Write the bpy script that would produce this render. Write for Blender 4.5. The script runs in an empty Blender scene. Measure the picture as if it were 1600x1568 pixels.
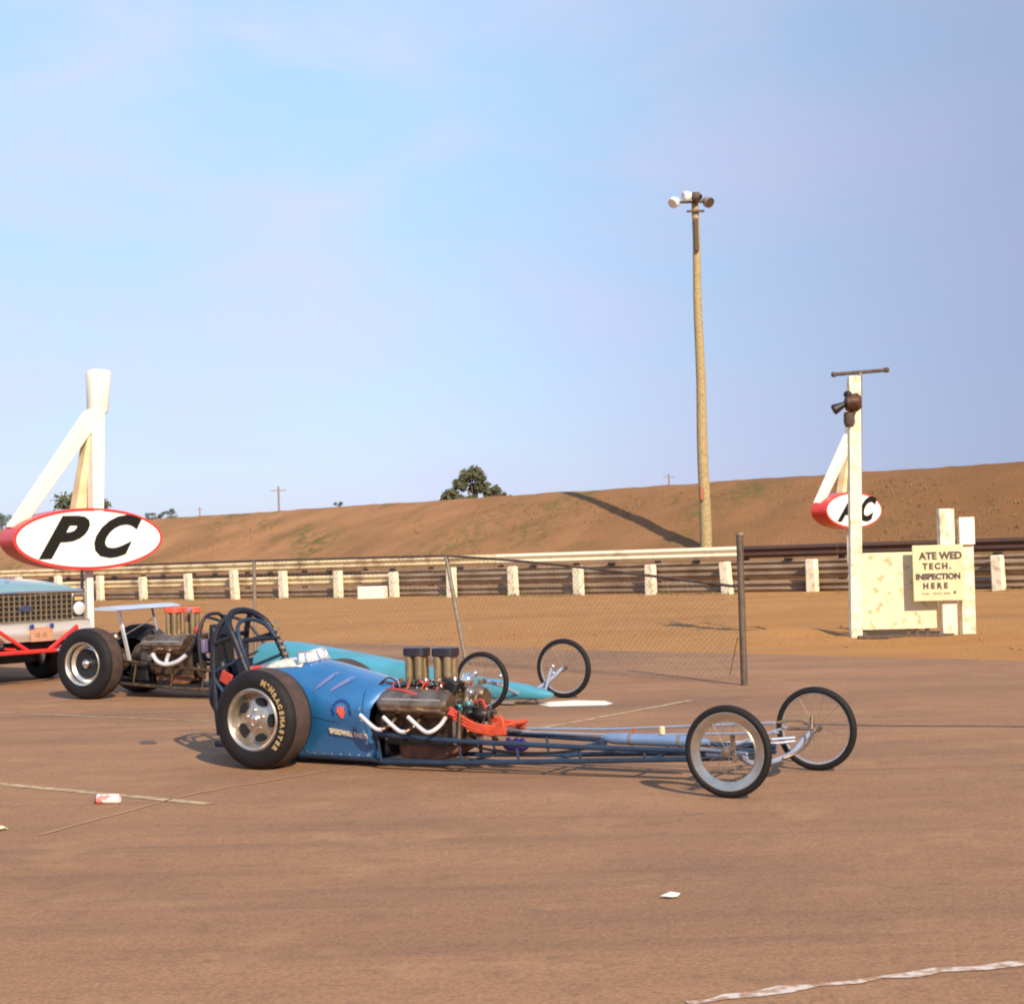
import bpy, math, random
from mathutils import Vector, Matrix
random.seed(7)
PI = math.pi
sc = bpy.context.scene
COL = sc.collection

# ------------------------------------------------------------------ camera, world, sun, exposure
CAM_H, FPX, CX, CY = 1.68, 2600.0, 800.0, 784.0
PITCH, ROLL = math.atan(66/2600), math.radians(-1.5)
cam = bpy.data.objects.new('camera', bpy.data.cameras.new('camera'))
COL.objects.link(cam)
ROT = Matrix.Rotation(PI/2+PITCH, 3, 'X') @ Matrix.Rotation(ROLL, 3, 'Z')
cam.matrix_world = Matrix.Translation((0, 0, CAM_H)) @ ROT.to_4x4()
cam.data.sensor_width = 36; cam.data.lens = 36*FPX/1600
cam.data.clip_end = 20000; cam.data.clip_start = .05
sc.camera = cam

SUN_EL, SUN_AZ = math.radians(32), math.radians(156.4)      # azimuth clockwise from +Y
w = bpy.data.worlds.new('World'); sc.world = w; w.use_nodes = True
nt = w.node_tree; nt.nodes.clear(); N = nt.nodes.new; LK = nt.links.new
out = N('ShaderNodeOutputWorld'); bg = N('ShaderNodeBackground'); bg.inputs['Strength'].default_value = .13
sky = N('ShaderNodeTexSky'); sky.sky_type = 'NISHITA'; sky.sun_disc = False
sky.sun_elevation = SUN_EL; sky.sun_rotation = SUN_AZ; sky.air_density = 1.0; sky.dust_density = .6; sky.ozone_density = 1.6
tc = N('ShaderNodeTexCoord')
sx = N('ShaderNodeSeparateXYZ'); LK(tc.outputs['Generated'], sx.inputs[0])
rmp = N('ShaderNodeValToRGB'); LK(sx.outputs['Z'], rmp.inputs[0])
er = rmp.color_ramp; er.elements[0].position = 0.0; er.elements[0].color = (3.15, 3.6, 5.2, 1)
er.elements[1].position = 1.0; er.elements[1].color = (1.6, 2.8, 5.2, 1)
e = er.elements.new(.10); e.color = (3.05, 4.0, 5.7, 1)
e = er.elements.new(.26); e.color = (2.85, 4.4, 5.9, 1)
mp = N('ShaderNodeMapping'); mp.inputs['Scale'].default_value = (2.6, 2.6, 7.0); LK(tc.outputs['Generated'], mp.inputs[0])
nz = N('ShaderNodeTexNoise'); nz.inputs['Scale'].default_value = 2.1; nz.inputs['Detail'].default_value = 7; nz.inputs['Roughness'].default_value = .56; nz.inputs['Distortion'].default_value = .4
LK(mp.outputs[0], nz.inputs['Vector'])
cr = N('ShaderNodeMapRange'); cr.inputs['From Min'].default_value = .40; cr.inputs['From Max'].default_value = .66
cr.inputs['To Max'].default_value = .75; LK(nz.outputs['Fac'], cr.inputs['Value'])
mx = N('ShaderNodeMix'); mx.data_type = 'RGBA'; mx.inputs['Factor'].default_value = .22
LK(rmp.outputs[0], mx.inputs['A']); LK(sky.outputs[0], mx.inputs['B'])
mc = N('ShaderNodeMix'); mc.data_type = 'RGBA'; mc.inputs['B'].default_value = (4.0, 4.3, 5.9, 1)
LK(cr.outputs[0], mc.inputs['Factor']); LK(mx.outputs['Result'], mc.inputs['A'])
hz = N('ShaderNodeMapRange'); hz.interpolation_type = 'SMOOTHSTEP'; hz.inputs['From Min'].default_value = -.12; hz.inputs['From Max'].default_value = .40; hz.inputs['To Max'].default_value = .86; LK(sx.outputs['X'], hz.inputs['Value'])
mh = N('ShaderNodeMix'); mh.data_type = 'RGBA'; mh.inputs['B'].default_value = (1.8, 2.15, 3.35, 1)
LK(hz.outputs[0], mh.inputs['Factor']); LK(mc.outputs['Result'], mh.inputs['A']); LK(mh.outputs['Result'], bg.inputs['Color']); LK(bg.outputs[0], out.inputs['Surface'])

sl = bpy.data.lights.new('sun', 'SUN'); sl.energy = 4.9; sl.angle = math.radians(.6); sl.color = (1, .84, .60)
so = bpy.data.objects.new('sun', sl); COL.objects.link(so)
sd = Vector((math.sin(SUN_AZ)*math.cos(SUN_EL), math.cos(SUN_AZ)*math.cos(SUN_EL), math.sin(SUN_EL)))
so.rotation_euler = sd.to_track_quat('Z', 'Y').to_euler()
sc.view_settings.view_transform = 'Standard'; sc.view_settings.look = 'None'
sc.view_settings.exposure = .45; sc.view_settings.gamma = 1
sc.render.engine = 'CYCLES'
sc.cycles.filter_width = 2.0        # the photograph is a soft instant print
sc.cycles.max_bounces = 6

# ------------------------------------------------------------------ helpers
def ray(px, py): return ROT @ Vector(((px-CX)/FPX, -(py-CY)/FPX, -1.0))
def at(px, py, z=0.0):
    d = ray(px, py); t = (z-CAM_H)/d.z; return Vector((0, 0, CAM_H))+d*t
def atY(px, py, Y):
    d = ray(px, py); return Vector((0, 0, CAM_H))+d*(Y/d.y)

MATS = {}
def mat(name, col, rough=.6, metal=0, coat=0, noise=0, nscale=8, bump=0, bscale=60, dark=None, spec=.5, detail=5, lo=.35, hi=.65):
    if name in MATS: return MATS[name]
    m = bpy.data.materials.new(name); m.use_nodes = True; t = m.node_tree; p = t.nodes['Principled BSDF']
    p.inputs['Base Color'].default_value = (*col, 1); p.inputs['Roughness'].default_value = rough
    p.inputs['Metallic'].default_value = metal; p.inputs['Coat Weight'].default_value = coat
    p.inputs['Specular IOR Level'].default_value = spec
    c = t.nodes.new('ShaderNodeTexCoord')
    if noise or dark:
        n = t.nodes.new('ShaderNodeTexNoise'); n.inputs['Scale'].default_value = nscale; n.inputs['Detail'].default_value = detail
        t.links.new(c.outputs['Object'], n.inputs['Vector'])
        r = t.nodes.new('ShaderNodeMapRange'); r.inputs['From Min'].default_value = lo; r.inputs['From Max'].default_value = hi
        t.links.new(n.outputs['Fac'], r.inputs['Value'])
        x = t.nodes.new('ShaderNodeMix'); x.data_type = 'RGBA'
        d = dark if dark else tuple(v*(1-noise) for v in col)
        x.inputs['A'].default_value = (*d, 1); x.inputs['B'].default_value = (*col, 1)
        t.links.new(r.outputs[0], x.inputs['Factor']); t.links.new(x.outputs['Result'], p.inputs['Base Color'])
    if bump:
        n2 = t.nodes.new('ShaderNodeTexNoise'); n2.inputs['Scale'].default_value = bscale; n2.inputs['Detail'].default_value = 4
        t.links.new(c.outputs['Object'], n2.inputs['Vector'])
        b = t.nodes.new('ShaderNodeBump'); b.inputs['Strength'].default_value = bump; b.inputs['Distance'].default_value = .02
        t.links.new(n2.outputs['Fac'], b.inputs['Height']); t.links.new(b.outputs[0], p.inputs['Normal'])
    MATS[name] = m; return m

class MB:
    def __init__(s): s.v = []; s.f = []
    def add(s, vs, fs):
        o = len(s.v); s.v += [tuple(v) for v in vs]; s.f += [tuple(i+o for i in f) for f in fs]; return s
    def box(s, c, d, rot=None, taper=1.0, tx=None):
        x, y, z = d[0]/2, d[1]/2, d[2]/2
        vs = [Vector((sx*x*(taper if sz > 0 else 1), sy*y*(taper if sz > 0 else 1), sz*z)) for sz in (-1, 1) for sx, sy in ((-1,-1),(1,-1),(1,1),(-1,1))]
        if rot is not None: vs = [rot @ v for v in vs]
        c = Vector(c); vs = [v+c for v in vs]
        return s.add(vs, [(3,2,1,0),(4,5,6,7),(0,1,5,4),(1,2,6,5),(2,3,7,6),(3,0,4,7)])
    def tube(s, pts, r, n=10, closed=False, cap=True):
        pts = [Vector(p) for p in pts]; m = len(pts)
        rs = r if isinstance(r, (list, tuple)) else [r]*m
        rings = []; up = None
        for i in range(m):
            a = pts[i-1] if (i > 0 or closed) else pts[i]; b = pts[(i+1) % m] if (i < m-1 or closed) else pts[i]
            t = (b-a).normalized()
            if up is None: up = Vector((0, 0, 1)) if abs(t.z) < .9 else Vector((1, 0, 0))
            u = (up-t*up.dot(t)).normalized(); up = u; q = t.cross(u)
            rings.append([pts[i]+(u*math.cos(2*PI*k/n)+q*math.sin(2*PI*k/n))*rs[i] for k in range(n)])
        vs = [v for g in rings for v in g]; fs = []
        for i in range(m if closed else m-1):
            j = (i+1) % m
            for k in range(n): fs.append((i*n+k, i*n+(k+1) % n, j*n+(k+1) % n, j*n+k))
        if cap and not closed: fs.append(tuple(range(n))[::-1]); fs.append(tuple((m-1)*n+k for k in range(n)))
        return s.add(vs, fs)
    def curve(s, pts, r, n=10, k=5, closed=False):      # smooth tube through the points
        return s.tube(spline(pts, k, closed), r, n, closed)
    def lathe(s, prof, c=(0, 0, 0), n=40, axis='y', closed=False, cap=True):   # prof: (along axis, radius)
        c = Vector(c); vs = []
        for a, r in prof:
            for k in range(n):
                t = 2*PI*k/n; p, q = r*math.cos(t), r*math.sin(t)
                vs.append(c+Vector({'y': (p, a, q), 'z': (p, q, a), 'x': (a, p, q)}[axis]))
        fs = []; m = len(prof)
        for i in range(m if closed else m-1):
            j = (i+1) % m
            for k in range(n): fs.append((i*n+k, j*n+k, j*n+(k+1) % n, i*n+(k+1) % n))
        if not closed and cap:
            if prof[0][1] > 1e-4: fs.append(tuple(range(n)))
            if prof[-1][1] > 1e-4: fs.append(tuple((m-1)*n+k for k in range(n))[::-1])
        return s.add(vs, fs)
    def prism(s, poly, y0, y1, axis='y'):               # poly in (x,z), pushed along y (or given axis)
        n = len(poly)
        def P(a, b, t): return {'y': (a, t, b), 'z': (a, b, t), 'x': (t, a, b)}[axis]
        vs = [P(a, b, y0) for a, b in poly]+[P(a, b, y1) for a, b in poly]
        fs = [tuple(range(n)), tuple(range(2*n-1, n-1, -1))]+[(i, i+n, (i+1) % n+n, (i+1) % n) for i in range(n)]
        return s.add(vs, fs)
    def loft(s, rings, caps=True, close=True):
        n = len(rings[0]); vs = [v for r in rings for v in r]; fs = []
        for i in range(len(rings)-1):
            for k in range(n if close else n-1): fs.append((i*n+k, i*n+(k+1) % n, (i+1)*n+(k+1) % n, (i+1)*n+k))
        if caps and close: fs.append(tuple(range(n))[::-1]); fs.append(tuple((len(rings)-1)*n+k for k in range(n)))
        return s.add(vs, fs)
    def ball(s, c, r, n=14):
        if not isinstance(r, (tuple, list)): r = (r, r, r)
        c = Vector(c); rings = []
        for i in range(1, n//2):
            a = PI*i/(n//2); rings.append([c+Vector((r[0]*math.sin(a)*math.cos(2*PI*k/n), r[1]*math.sin(a)*math.sin(2*PI*k/n), r[2]*math.cos(a))) for k in range(n)])
        return s.loft(rings)
    def build(s, name, m, parent=None, smooth=35, bevel=0, label=None, kind=None, solid=0):
        me = bpy.data.meshes.new(name); me.from_pydata(s.v, [], s.f); me.validate()
        import bmesh
        bm = bmesh.new(); bm.from_mesh(me); bmesh.ops.recalc_face_normals(bm, faces=bm.faces); bm.to_mesh(me); bm.free()
        me.materials.append(m)
        if smooth: me.shade_smooth(); me.set_sharp_from_angle(angle=math.radians(smooth))
        o = bpy.data.objects.new(name, me); COL.objects.link(o)
        if parent: o.parent = parent
        if solid: md = o.modifiers.new('s', 'SOLIDIFY'); md.thickness = solid; md.offset = 0
        if bevel: md = o.modifiers.new('b', 'BEVEL'); md.width = bevel; md.segments = 2; md.limit_method = 'ANGLE'
        if label: o['label'] = label
        if kind: o['kind'] = kind
        return o
def spline(pts, k=5, closed=False):
    pts = [Vector(p) for p in pts]; m = len(pts); o = []
    for i in range(m if closed else m-1):
        g = lambda j: pts[j % m] if closed else pts[min(max(j, 0), m-1)]
        a, b, c, d = g(i-1), g(i), g(i+1), g(i+2)
        for q in range(k):
            t = q/k; o.append(.5*((2*b)+(c-a)*t+(2*a-5*b+4*c-d)*t*t+(3*b-a-3*c+d)*t**3))
    if not closed: o.append(pts[-1])
    return o
def thing(name, loc, rz=0, label=None, cat=None, group=None):
    o = bpy.data.objects.new(name, None); COL.objects.link(o); o.empty_display_size = .2
    o.location = loc; o.rotation_euler = (0, 0, rz); return tag(o, label, cat, group)
def tag(o, label=None, cat=None, group=None, kind=None):
    if label: o['label'] = label
    if cat: o['category'] = cat
    if group: o['group'] = group
    if kind: o['kind'] = kind
    return o
def copy_tree(o, parent=None):
    c = o.copy(); COL.objects.link(c); c.parent = parent
    for ch in list(o.children): copy_tree(ch, c)
    return c
def text_mesh(txt, size, depth, shear=0, bold=0.0, spacing=1.0):
    cu = bpy.data.curves.new('t', 'FONT'); cu.body = txt; cu.size = size; cu.extrude = depth; cu.shear = shear; cu.offset = bold
    cu.align_x = 'CENTER'; cu.align_y = 'CENTER'; cu.space_character = spacing; cu.resolution_u = 4
    o = bpy.data.objects.new('t', cu); COL.objects.link(o); bpy.context.view_layer.update()
    me = bpy.data.meshes.new_from_object(o.evaluated_get(bpy.context.evaluated_depsgraph_get()))
    vs = [v.co.copy() for v in me.vertices]; fs = [tuple(p.vertices) for p in me.polygons]
    bpy.data.objects.remove(o); bpy.data.curves.remove(cu); return vs, fs
RX90 = Matrix.Rotation(PI/2, 3, 'X')

# ------------------------------------------------------------------ materials
def ground_mat(name, a, b, c, s1, s2, bump, stretch=(1, 1, 1), rot=0, green=None, gfac=.0, rough=.9, grit=False):
    m = bpy.data.materials.new(name); m.use_nodes = True; t = m.node_tree; p = t.nodes['Principled BSDF']; Nn = t.nodes.new; L = t.links.new
    p.inputs['Roughness'].default_value = rough; p.inputs['Specular IOR Level'].default_value = .25
    g = Nn('ShaderNodeNewGeometry'); mp = Nn('ShaderNodeMapping'); mp.inputs['Scale'].default_value = stretch; mp.inputs['Rotation'].default_value = (0, 0, rot)
    L(g.outputs['Position'], mp.inputs[0])
    def nz(sc_, d, src, ro=.55):
        n = Nn('ShaderNodeTexNoise'); n.inputs['Scale'].default_value = sc_; n.inputs['Detail'].default_value = d; n.inputs['Roughness'].default_value = ro; L(src, n.inputs['Vector']); return n.outputs['Fac']
    def mr(v, lo, hi, to=1.0):
        n = Nn('ShaderNodeMapRange'); n.inputs['From Min'].default_value = lo; n.inputs['From Max'].default_value = hi; n.inputs['To Max'].default_value = to; L(v, n.inputs['Value']); return n.outputs[0]
    def mix(f, A, B):
        n = Nn('ShaderNodeMix'); n.data_type = 'RGBA'
        for k, v in (('A', A), ('B', B)):
            if isinstance(v, tuple): n.inputs[k].default_value = (*v, 1)
            else: L(v, n.inputs[k])
        L(f, n.inputs['Factor']); return n.outputs['Result']
    P0 = g.outputs['Position']
    col = mix(mr(nz(s1, 6, mp.outputs[0]), .35, .65), a, b)
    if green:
        sp_ = Nn('ShaderNodeSeparateXYZ'); L(P0, sp_.inputs[0]); col = mix(mr(sp_.outputs['X'], -8, 20, .72), col, (.225,.105,.036))  # vignette-like falloff towards the right, mixed into the soil colour
    col = mix(mr(nz(s2, 5, mp.outputs[0]), .5, .75, .75), col, c)
    fine = nz(45, 3, P0, .7)
    mm = Nn('ShaderNodeMix'); mm.data_type = 'RGBA'; mm.blend_type = 'MULTIPLY'; mm.inputs['Factor'].default_value = .6
    rr = Nn('ShaderNodeMapRange'); rr.inputs['From Min'].default_value = .3; rr.inputs['From Max'].default_value = .7; rr.inputs['To Min'].default_value = .5; rr.inputs['To Max'].default_value = 1.38
    L(fine, rr.inputs['Value']); L(col, mm.inputs['A']); L(rr.outputs[0], mm.inputs['B']); col = mm.outputs['Result']
    if green:
        gf = mr(nz(.16, 5, P0, .65), .52, .68, gfac); gg = mr(nz(2.2, 4, P0), .4, .6)
        mu = Nn('ShaderNodeMath'); mu.operation = 'MULTIPLY'; L(gf, mu.inputs[0]); L(gg, mu.inputs[1]); col = mix(mu.outputs[0], col, green)
    if grit:
        mp2 = Nn('ShaderNodeMapping'); mp2.inputs['Scale'].default_value = (.16, 2.2, 1); mp2.inputs['Rotation'].default_value = (0, 0, .18); L(g.outputs['Position'], mp2.inputs[0])
        col = mix(mr(nz(1.1, 7, mp2.outputs[0], .62), .52, .70, .50), col, (.15, .09, .062))
        col = mix(mr(nz(3.2, 6, P0, .7), .54, .68, .45), col, (.165, .10, .064))
        col = mix(mr(nz(1.4, 7, P0, .62), .56, .70, .42), col, (.43, .255, .13))
        vo = Nn('ShaderNodeTexVoronoi'); vo.inputs['Scale'].default_value = 62; L(P0, vo.inputs['Vector'])
        col = mix(mr(vo.outputs['Distance'], .16, .06, .5), col, (.44, .29, .17))
        col = mix(mr(nz(.33, 6, P0, .65), .50, .66, .38), col, (.155, .088, .066))
        col = mix(mr(nz(14, 4, P0, .7), .52, .68, .40), col, (.15, .085, .052))
        v2 = Nn('ShaderNodeTexVoronoi'); v2.inputs['Scale'].default_value = 31; L(P0, v2.inputs['Vector'])
        col = mix(mr(v2.outputs['Distance'], .13, .05, .6), col, (.12, .07, .045))
    L(col, p.inputs['Base Color'])
    bp = Nn('ShaderNodeBump'); bp.inputs['Strength'].default_value = bump; bp.inputs['Distance'].default_value = .12 if green else .05
    L(nz(12, 8, P0, .7), bp.inputs['Height']); L(bp.outputs[0], p.inputs['Normal'])
    MATS[name] = m; return m
M_asph = ground_mat('asphalt', (.285,.154,.084), (.352,.190,.104), (.198,.114,.072), .55, .35, .35, (.40, 1.3, 1), -.35, grit=True)
M_dirt = ground_mat('dirt', (.40,.190,.062), (.47,.235,.080), (.27,.125,.042), .7, .35, .9, (.5, 1.6, 1), .65)
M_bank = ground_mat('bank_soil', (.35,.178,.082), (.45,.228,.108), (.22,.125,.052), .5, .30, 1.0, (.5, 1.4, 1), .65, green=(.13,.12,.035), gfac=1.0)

white = mat('white_paint', (.82,.79,.70), .55, noise=.12, nscale=5, bump=.1)
postw = mat('post_paint', (.80,.72,.55), .7, dark=(.50,.36,.22), nscale=7, lo=.28, hi=.5, bump=.3)
cream = mat('cream_board', (.72,.62,.40), .7, dark=(.58,.47,.28), nscale=3, lo=.3, hi=.6, bump=.2)
creamrail = mat('cream_rail', (.66,.54,.32), .6, dark=(.34,.22,.12), nscale=1.6, lo=.3, hi=.52, bump=.2)
whiterail = mat('white_rail', (.78,.70,.52), .55, dark=(.5,.4,.26), nscale=1.6, lo=.25, hi=.45, bump=.15)
greyrail = mat('weathered_rail', (.29,.21,.14), .7, dark=(.17,.11,.07), nscale=1.1, lo=.35, hi=.65, bump=.3)
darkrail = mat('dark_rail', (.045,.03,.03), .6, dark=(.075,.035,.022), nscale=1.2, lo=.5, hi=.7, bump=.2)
wood = mat('pole_wood', (.40,.31,.16), .85, dark=(.25,.18,.09), nscale=12, lo=.3, hi=.6, bump=.6, bscale=25)
galv = mat('galvanised', (.30,.25,.20), .55, .5, noise=.3, nscale=20)
rustst = mat('rusty_steel', (.13,.085,.06), .75, .2, dark=(.06,.04,.035), nscale=18)
red = mat('sign_red', (.62,.045,.04), .35, coat=.2, noise=.15, nscale=6)
signw = mat('sign_white', (.90,.88,.84), .4, noise=.04, nscale=3)
black = mat('black_paint', (.012,.011,.011), .7, spec=.15)
blue = mat('blue_body', (.022,.150,.395), .42, .1, coat=1.0, noise=.22, nscale=4, bump=.04, bscale=9)
dblue = mat('dark_blue_tube', (.017,.038,.080), .5, coat=.1, noise=.3, nscale=10)
navy = mat('navy_padding', (.009,.011,.026), .5, noise=.4, nscale=30, bump=.3)
turq = mat('turquoise_body', (.060,.275,.40), .42, coat=.3, nscale=2.2, dark=(.045,.22,.29))
tyre = mat('tyre_rubber', (.012,.010,.012), .7, spec=.3, noise=.3, nscale=9, bump=.15)
tread = mat('dusty_tread', (.070,.043,.038), .8, noise=.35, nscale=9, bump=.2, bscale=40)
alu = mat('cast_aluminium', (.58,.51,.44), .32, .85, noise=.25, nscale=14)
chrome = mat('chrome', (.88,.86,.84), .12, 1.0)
polish = mat('polished_rim', (.80,.76,.70), .26, .85, noise=.12, nscale=20)
block = mat('engine_metal', (.17,.115,.075), .5, .55, dark=(.06,.04,.03), nscale=14, bump=.3)
castgr = mat('dusty_casting', (.36,.27,.20), .36, .85, dark=(.17,.115,.075), nscale=9, bump=.04)
blk = mat('black_grime', (.012,.011,.014), .5, noise=.4, nscale=15)
hdr = mat('white_header_paint', (.86,.84,.88), .25, .55, noise=.1, nscale=20)
orange = mat('orange_red_paint', (.60,.075,.025), .45, noise=.35, nscale=16)
redhose = mat('red_hose', (.50,.055,.035), .45, noise=.3, nscale=12)
redtube = mat('red_frame_paint', (.68,.03,.025), .4, noise=.15, nscale=8)
palem = mat('pale_blue_alloy', (.30,.34,.47), .5, .2, noise=.2, nscale=6)
wingm = mat('wing_paint', (.50,.58,.76), .4, .2, noise=.1, nscale=5)
purple = mat('purple_anodised', (.05,.03,.22), .35, .4, noise=.3, nscale=20)
lightcol = mat('faded_cowl', (.72,.70,.64), .5, noise=.35, nscale=30)
letter = mat('cream_lettering', (.42,.29,.13), .6, noise=.2, nscale=60)
fadedred = mat('faded_red_script', (.13,.15,.36), .6)
emred = mat('emblem_red', (.80,.13,.09), .5)
truckp = mat('truck_paint', (.17,.30,.34), .3, coat=.6, noise=.1, nscale=3)
plate_m = mat('plate_paint', (.52,.27,.17), .5, noise=.2, nscale=30)
leafm = mat('leaf', (.10,.105,.055), .85, dark=(.055,.062,.035), nscale=.8)
leaff = mat('far_leaf', (.10,.13,.12), .8, dark=(.07,.095,.09), nscale=.5)  # bluish grey puts distance haze into the leaf colour
bark = mat('bark', (.10,.07,.05), .9)
paintl = mat('worn_line_paint', (.50,.38,.22), .8, dark=(.27,.165,.095), nscale=9, lo=.35, hi=.6)
paintw = mat('white_spill', (.82,.78,.70), .7, noise=.1, nscale=4)
glass = mat('lens_glass', (.75,.80,.85), .08, .4)
gm = bpy.data.materials.new('windscreen_plastic'); gm.use_nodes = True; gp = gm.node_tree.nodes['Principled BSDF']
gp.inputs['Base Color'].default_value = (.75,.75,.8,1); gp.inputs['Roughness'].default_value = .15; gp.inputs['Alpha'].default_value = .6; gp.inputs['Specular IOR Level'].default_value = 1

# ------------------------------------------------------------------ the ground
T2, N2 = Vector((.7684, -.6399)), Vector((.6399, .7684))
def sd_xy(s, D): p = Vector((0, 51.8))+T2*s+N2*D; return p.x, p.y
def xy_sd(x, y): q = Vector((x, y-51.8)); return q.dot(T2), q.dot(N2)
def sm(t): t = min(max(t, 0), 1); return t*t*(3-2*t)
from mathutils import noise as mn
def zbase(s): return min(max(.04+.0087*s, -.45), .42)
def crest(s): return min(max(4.27+.012*s, 3.4), 5.2)
def gz(s, D):
    z = -.02+zbase(s)*sm((D+17)/13)
    if -17.8 < D < 1: z += .05*sm((D+17.8)/.8)*sm((1-D)/1.5)
    f = sm((D+17.6)/1.2)
    if f > 0:
        a = .05 if D < 0 else .03
        z += f*a*mn.noise(Vector((s*.9, D*1.7, 0)))+f*.05*mn.noise(Vector((s*2.2, D*3.2, 3)))
        z += .13*math.exp(-((D+16.0)/.8)**2)*(.5+1.1*mn.noise(Vector((s*.5, 0, 7)))+.5*mn.noise(Vector((s*1.9, D*2, 7))))
    if D > 13:
        c = crest(s)-zbase(s); t = sm((D-13.2)/8.8); t = .35*t+.65*min(max((D-13.6)/8, 0), 1)
        z += c*t+sm((D-14)/3)*(.10*mn.noise(Vector((s*.12, D*.25, 1)))+.09*mn.noise(Vector((s*.7, D*.9, 2))))*(1 if D < 20 else .35)
        if D > 30: z -= (c+1.5)*sm((D-30)/20)
    return z
def grid(ss, ds, f):
    mb = MB(); n = len(ds)
    vs = []
    for s in ss:
        for d in ds: x, y = sd_xy(s, d); vs.append((x, y, f(s, d)))
    fs = [(i*n+j, (i+1)*n+j, (i+1)*n+j+1, i*n+j+1) for i in range(len(ss)-1) for j in range(n-1)]
    return mb.add(vs, fs)
def steps(lst):
    o = []
    for a, b, st in lst:
        k = max(1, int(round((b-a)/st))); o += [a+(b-a)*i/k for i in range(k)]
    return o+[lst[-1][1]]
ss = steps([(-420, -90, 12), (-90, 45, .45), (45, 300, 12)])
o = grid(ss, steps([(-19, 1, .28), (1, 13, 1)]), gz).build('dirt_verge', M_dirt, smooth=180); tag(o, kind='structure')
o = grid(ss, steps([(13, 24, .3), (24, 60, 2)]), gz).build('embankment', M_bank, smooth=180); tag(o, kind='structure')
o = MB().add([(-6000, -6000, -2.2), (6000, -6000, -2.2), (6000, 9000, -2.2), (-6000, 9000, -2.2)], [(0, 1, 2, 3)]).build('ground', M_dirt, smooth=0); tag(o, kind='structure')
def lot_edge(s): return -17.55+.22*mn.noise(Vector((s*.35, 5, 0)))+.12*mn.noise(Vector((s*1.7, 9, 0)))
mb = MB(); vs = []; S = steps([(-300, -60, 8), (-60, 60, .4), (60, 200, 8)]); ks = [0, .03, .15, .5, 1]
for s in S:
    for k in ks:
        d = lot_edge(s)*(1-k)+(-140)*k; x, y = sd_xy(s, d); vs.append((x, y, 0.0 if k else -.03))
fs = [(i*5+j, i*5+j+1, (i+1)*5+j+1, (i+1)*5+j) for i in range(len(S)-1) for j in range(4)]
o = mb.add(vs, fs).build('asphalt_lot', M_asph, smooth=0); tag(o, kind='structure')

def strip(name, pts, wid, m, label, cat, z=.004, jag=0, gaps=0):
    mb = MB(); P = [Vector((p.x, p.y, 0)) for p in pts]; L = sum((P[i+1]-P[i]).length for i in range(len(P)-1)); n = max(4, int(L/.12))
    q = []
    for i in range(n+1):
        t = i/n*(len(P)-1); k = min(int(t), len(P)-2); q.append(P[k].lerp(P[k+1], t-k))
    d = (P[-1]-P[0]).normalized(); nr = Vector((-d.y, d.x, 0)); vs = []
    for i, p in enumerate(q):
        a = wid/2*(1+jag*random.uniform(-1, .6)); b = wid/2*(1+jag*random.uniform(-1, .6)); vs += [p+nr*a+Vector((0, 0, z)), p-nr*b+Vector((0, 0, z))]
    fs = [(2*i, 2*i+1, 2*i+3, 2*i+2) for i in range(n) if random.random() > gaps]
    return tag(mb.add(vs, fs).build(name, m, smooth=0), label, cat)
G = 'parking lines painted on the lot'
strip('painted_line', [at(-60, 1219), at(327, 1256)], .095, paintl, 'cream painted line ending left of the dragster, passing behind the crushed can', 'painted line', jag=.15)
strip('painted_line', [at(-60, 1111), at(335, 1127)], .05, paintl, 'thin faded line left of the near dragster rear wheel, running up to it', 'painted line', jag=.3)
strip('painted_line', [at(60, 1305), at(300, 1240), at(560, 1196)], .035, mat('ghost_line', (.36,.20,.112), .85), 'very faint thin line slanting across the lot below the crushed can', 'painted line', jag=.5)
strip('painted_line', [at(800, 1146), at(930, 1122), at(1080, 1094)], .07, paintl, 'faint cream line slanting away behind the bare frame rails', 'painted line', jag=.4)
strip('painted_line', [at(1075, 1568), at(1170, 1552), at(1330, 1533), at(1470, 1517), at(1640, 1500)], .075, mat('chalk', (.58,.50,.46), .9, dark=(.36,.21,.13), nscale=16, lo=.42, hi=.55), 'ragged white chalk line across the bottom right corner of the lot', 'painted line', jag=.9)
strip('tar_seam', [at(1255, 1131), at(1400, 1134), at(1660, 1135)], .06, mat('tar', (.06,.042,.034), .7), 'dark straight tar seam running right from the far front wheel', 'tar seam', jag=.3)
sp = [(838,1100),(862,1096),(900,1094),(945,1095),(958,1099),(946,1102),(900,1103),(860,1104)]
mb = MB(); q = [at(*p) for p in sp]; mb.add([(p.x, p.y, .004) for p in q], [tuple(range(len(q)))])
tag(mb.build('paint_patch', paintw, smooth=0), 'long white paint patch on the asphalt beneath the turquoise nose', 'paint patch')
def blob(name, cx, cy, rx, ry, m, label, cat, n=26, z=.004, rough=.35):
    mb = MB(); vs = []
    for k in range(n):
        a = 2*PI*k/n; r = 1+rough*mn.noise(Vector((math.cos(a)*1.6+cx*.1, math.sin(a)*1.6, cy*.1)))*1.6; p = at(cx+rx*r*math.cos(a), cy+ry*r*math.sin(a)); vs.append((p.x, p.y, z))
    return tag(mb.add(vs, [tuple(range(n))]).build(name, m, smooth=0), label, cat)
oil = mat('oil_stain', (.10,.062,.042), .6, noise=.3, nscale=3)
blob('oil_stain', 230, 1160, 14, 2.4, oil, 'thin dark oil streak furthest left of the near rear slick', 'oil stain')

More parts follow.
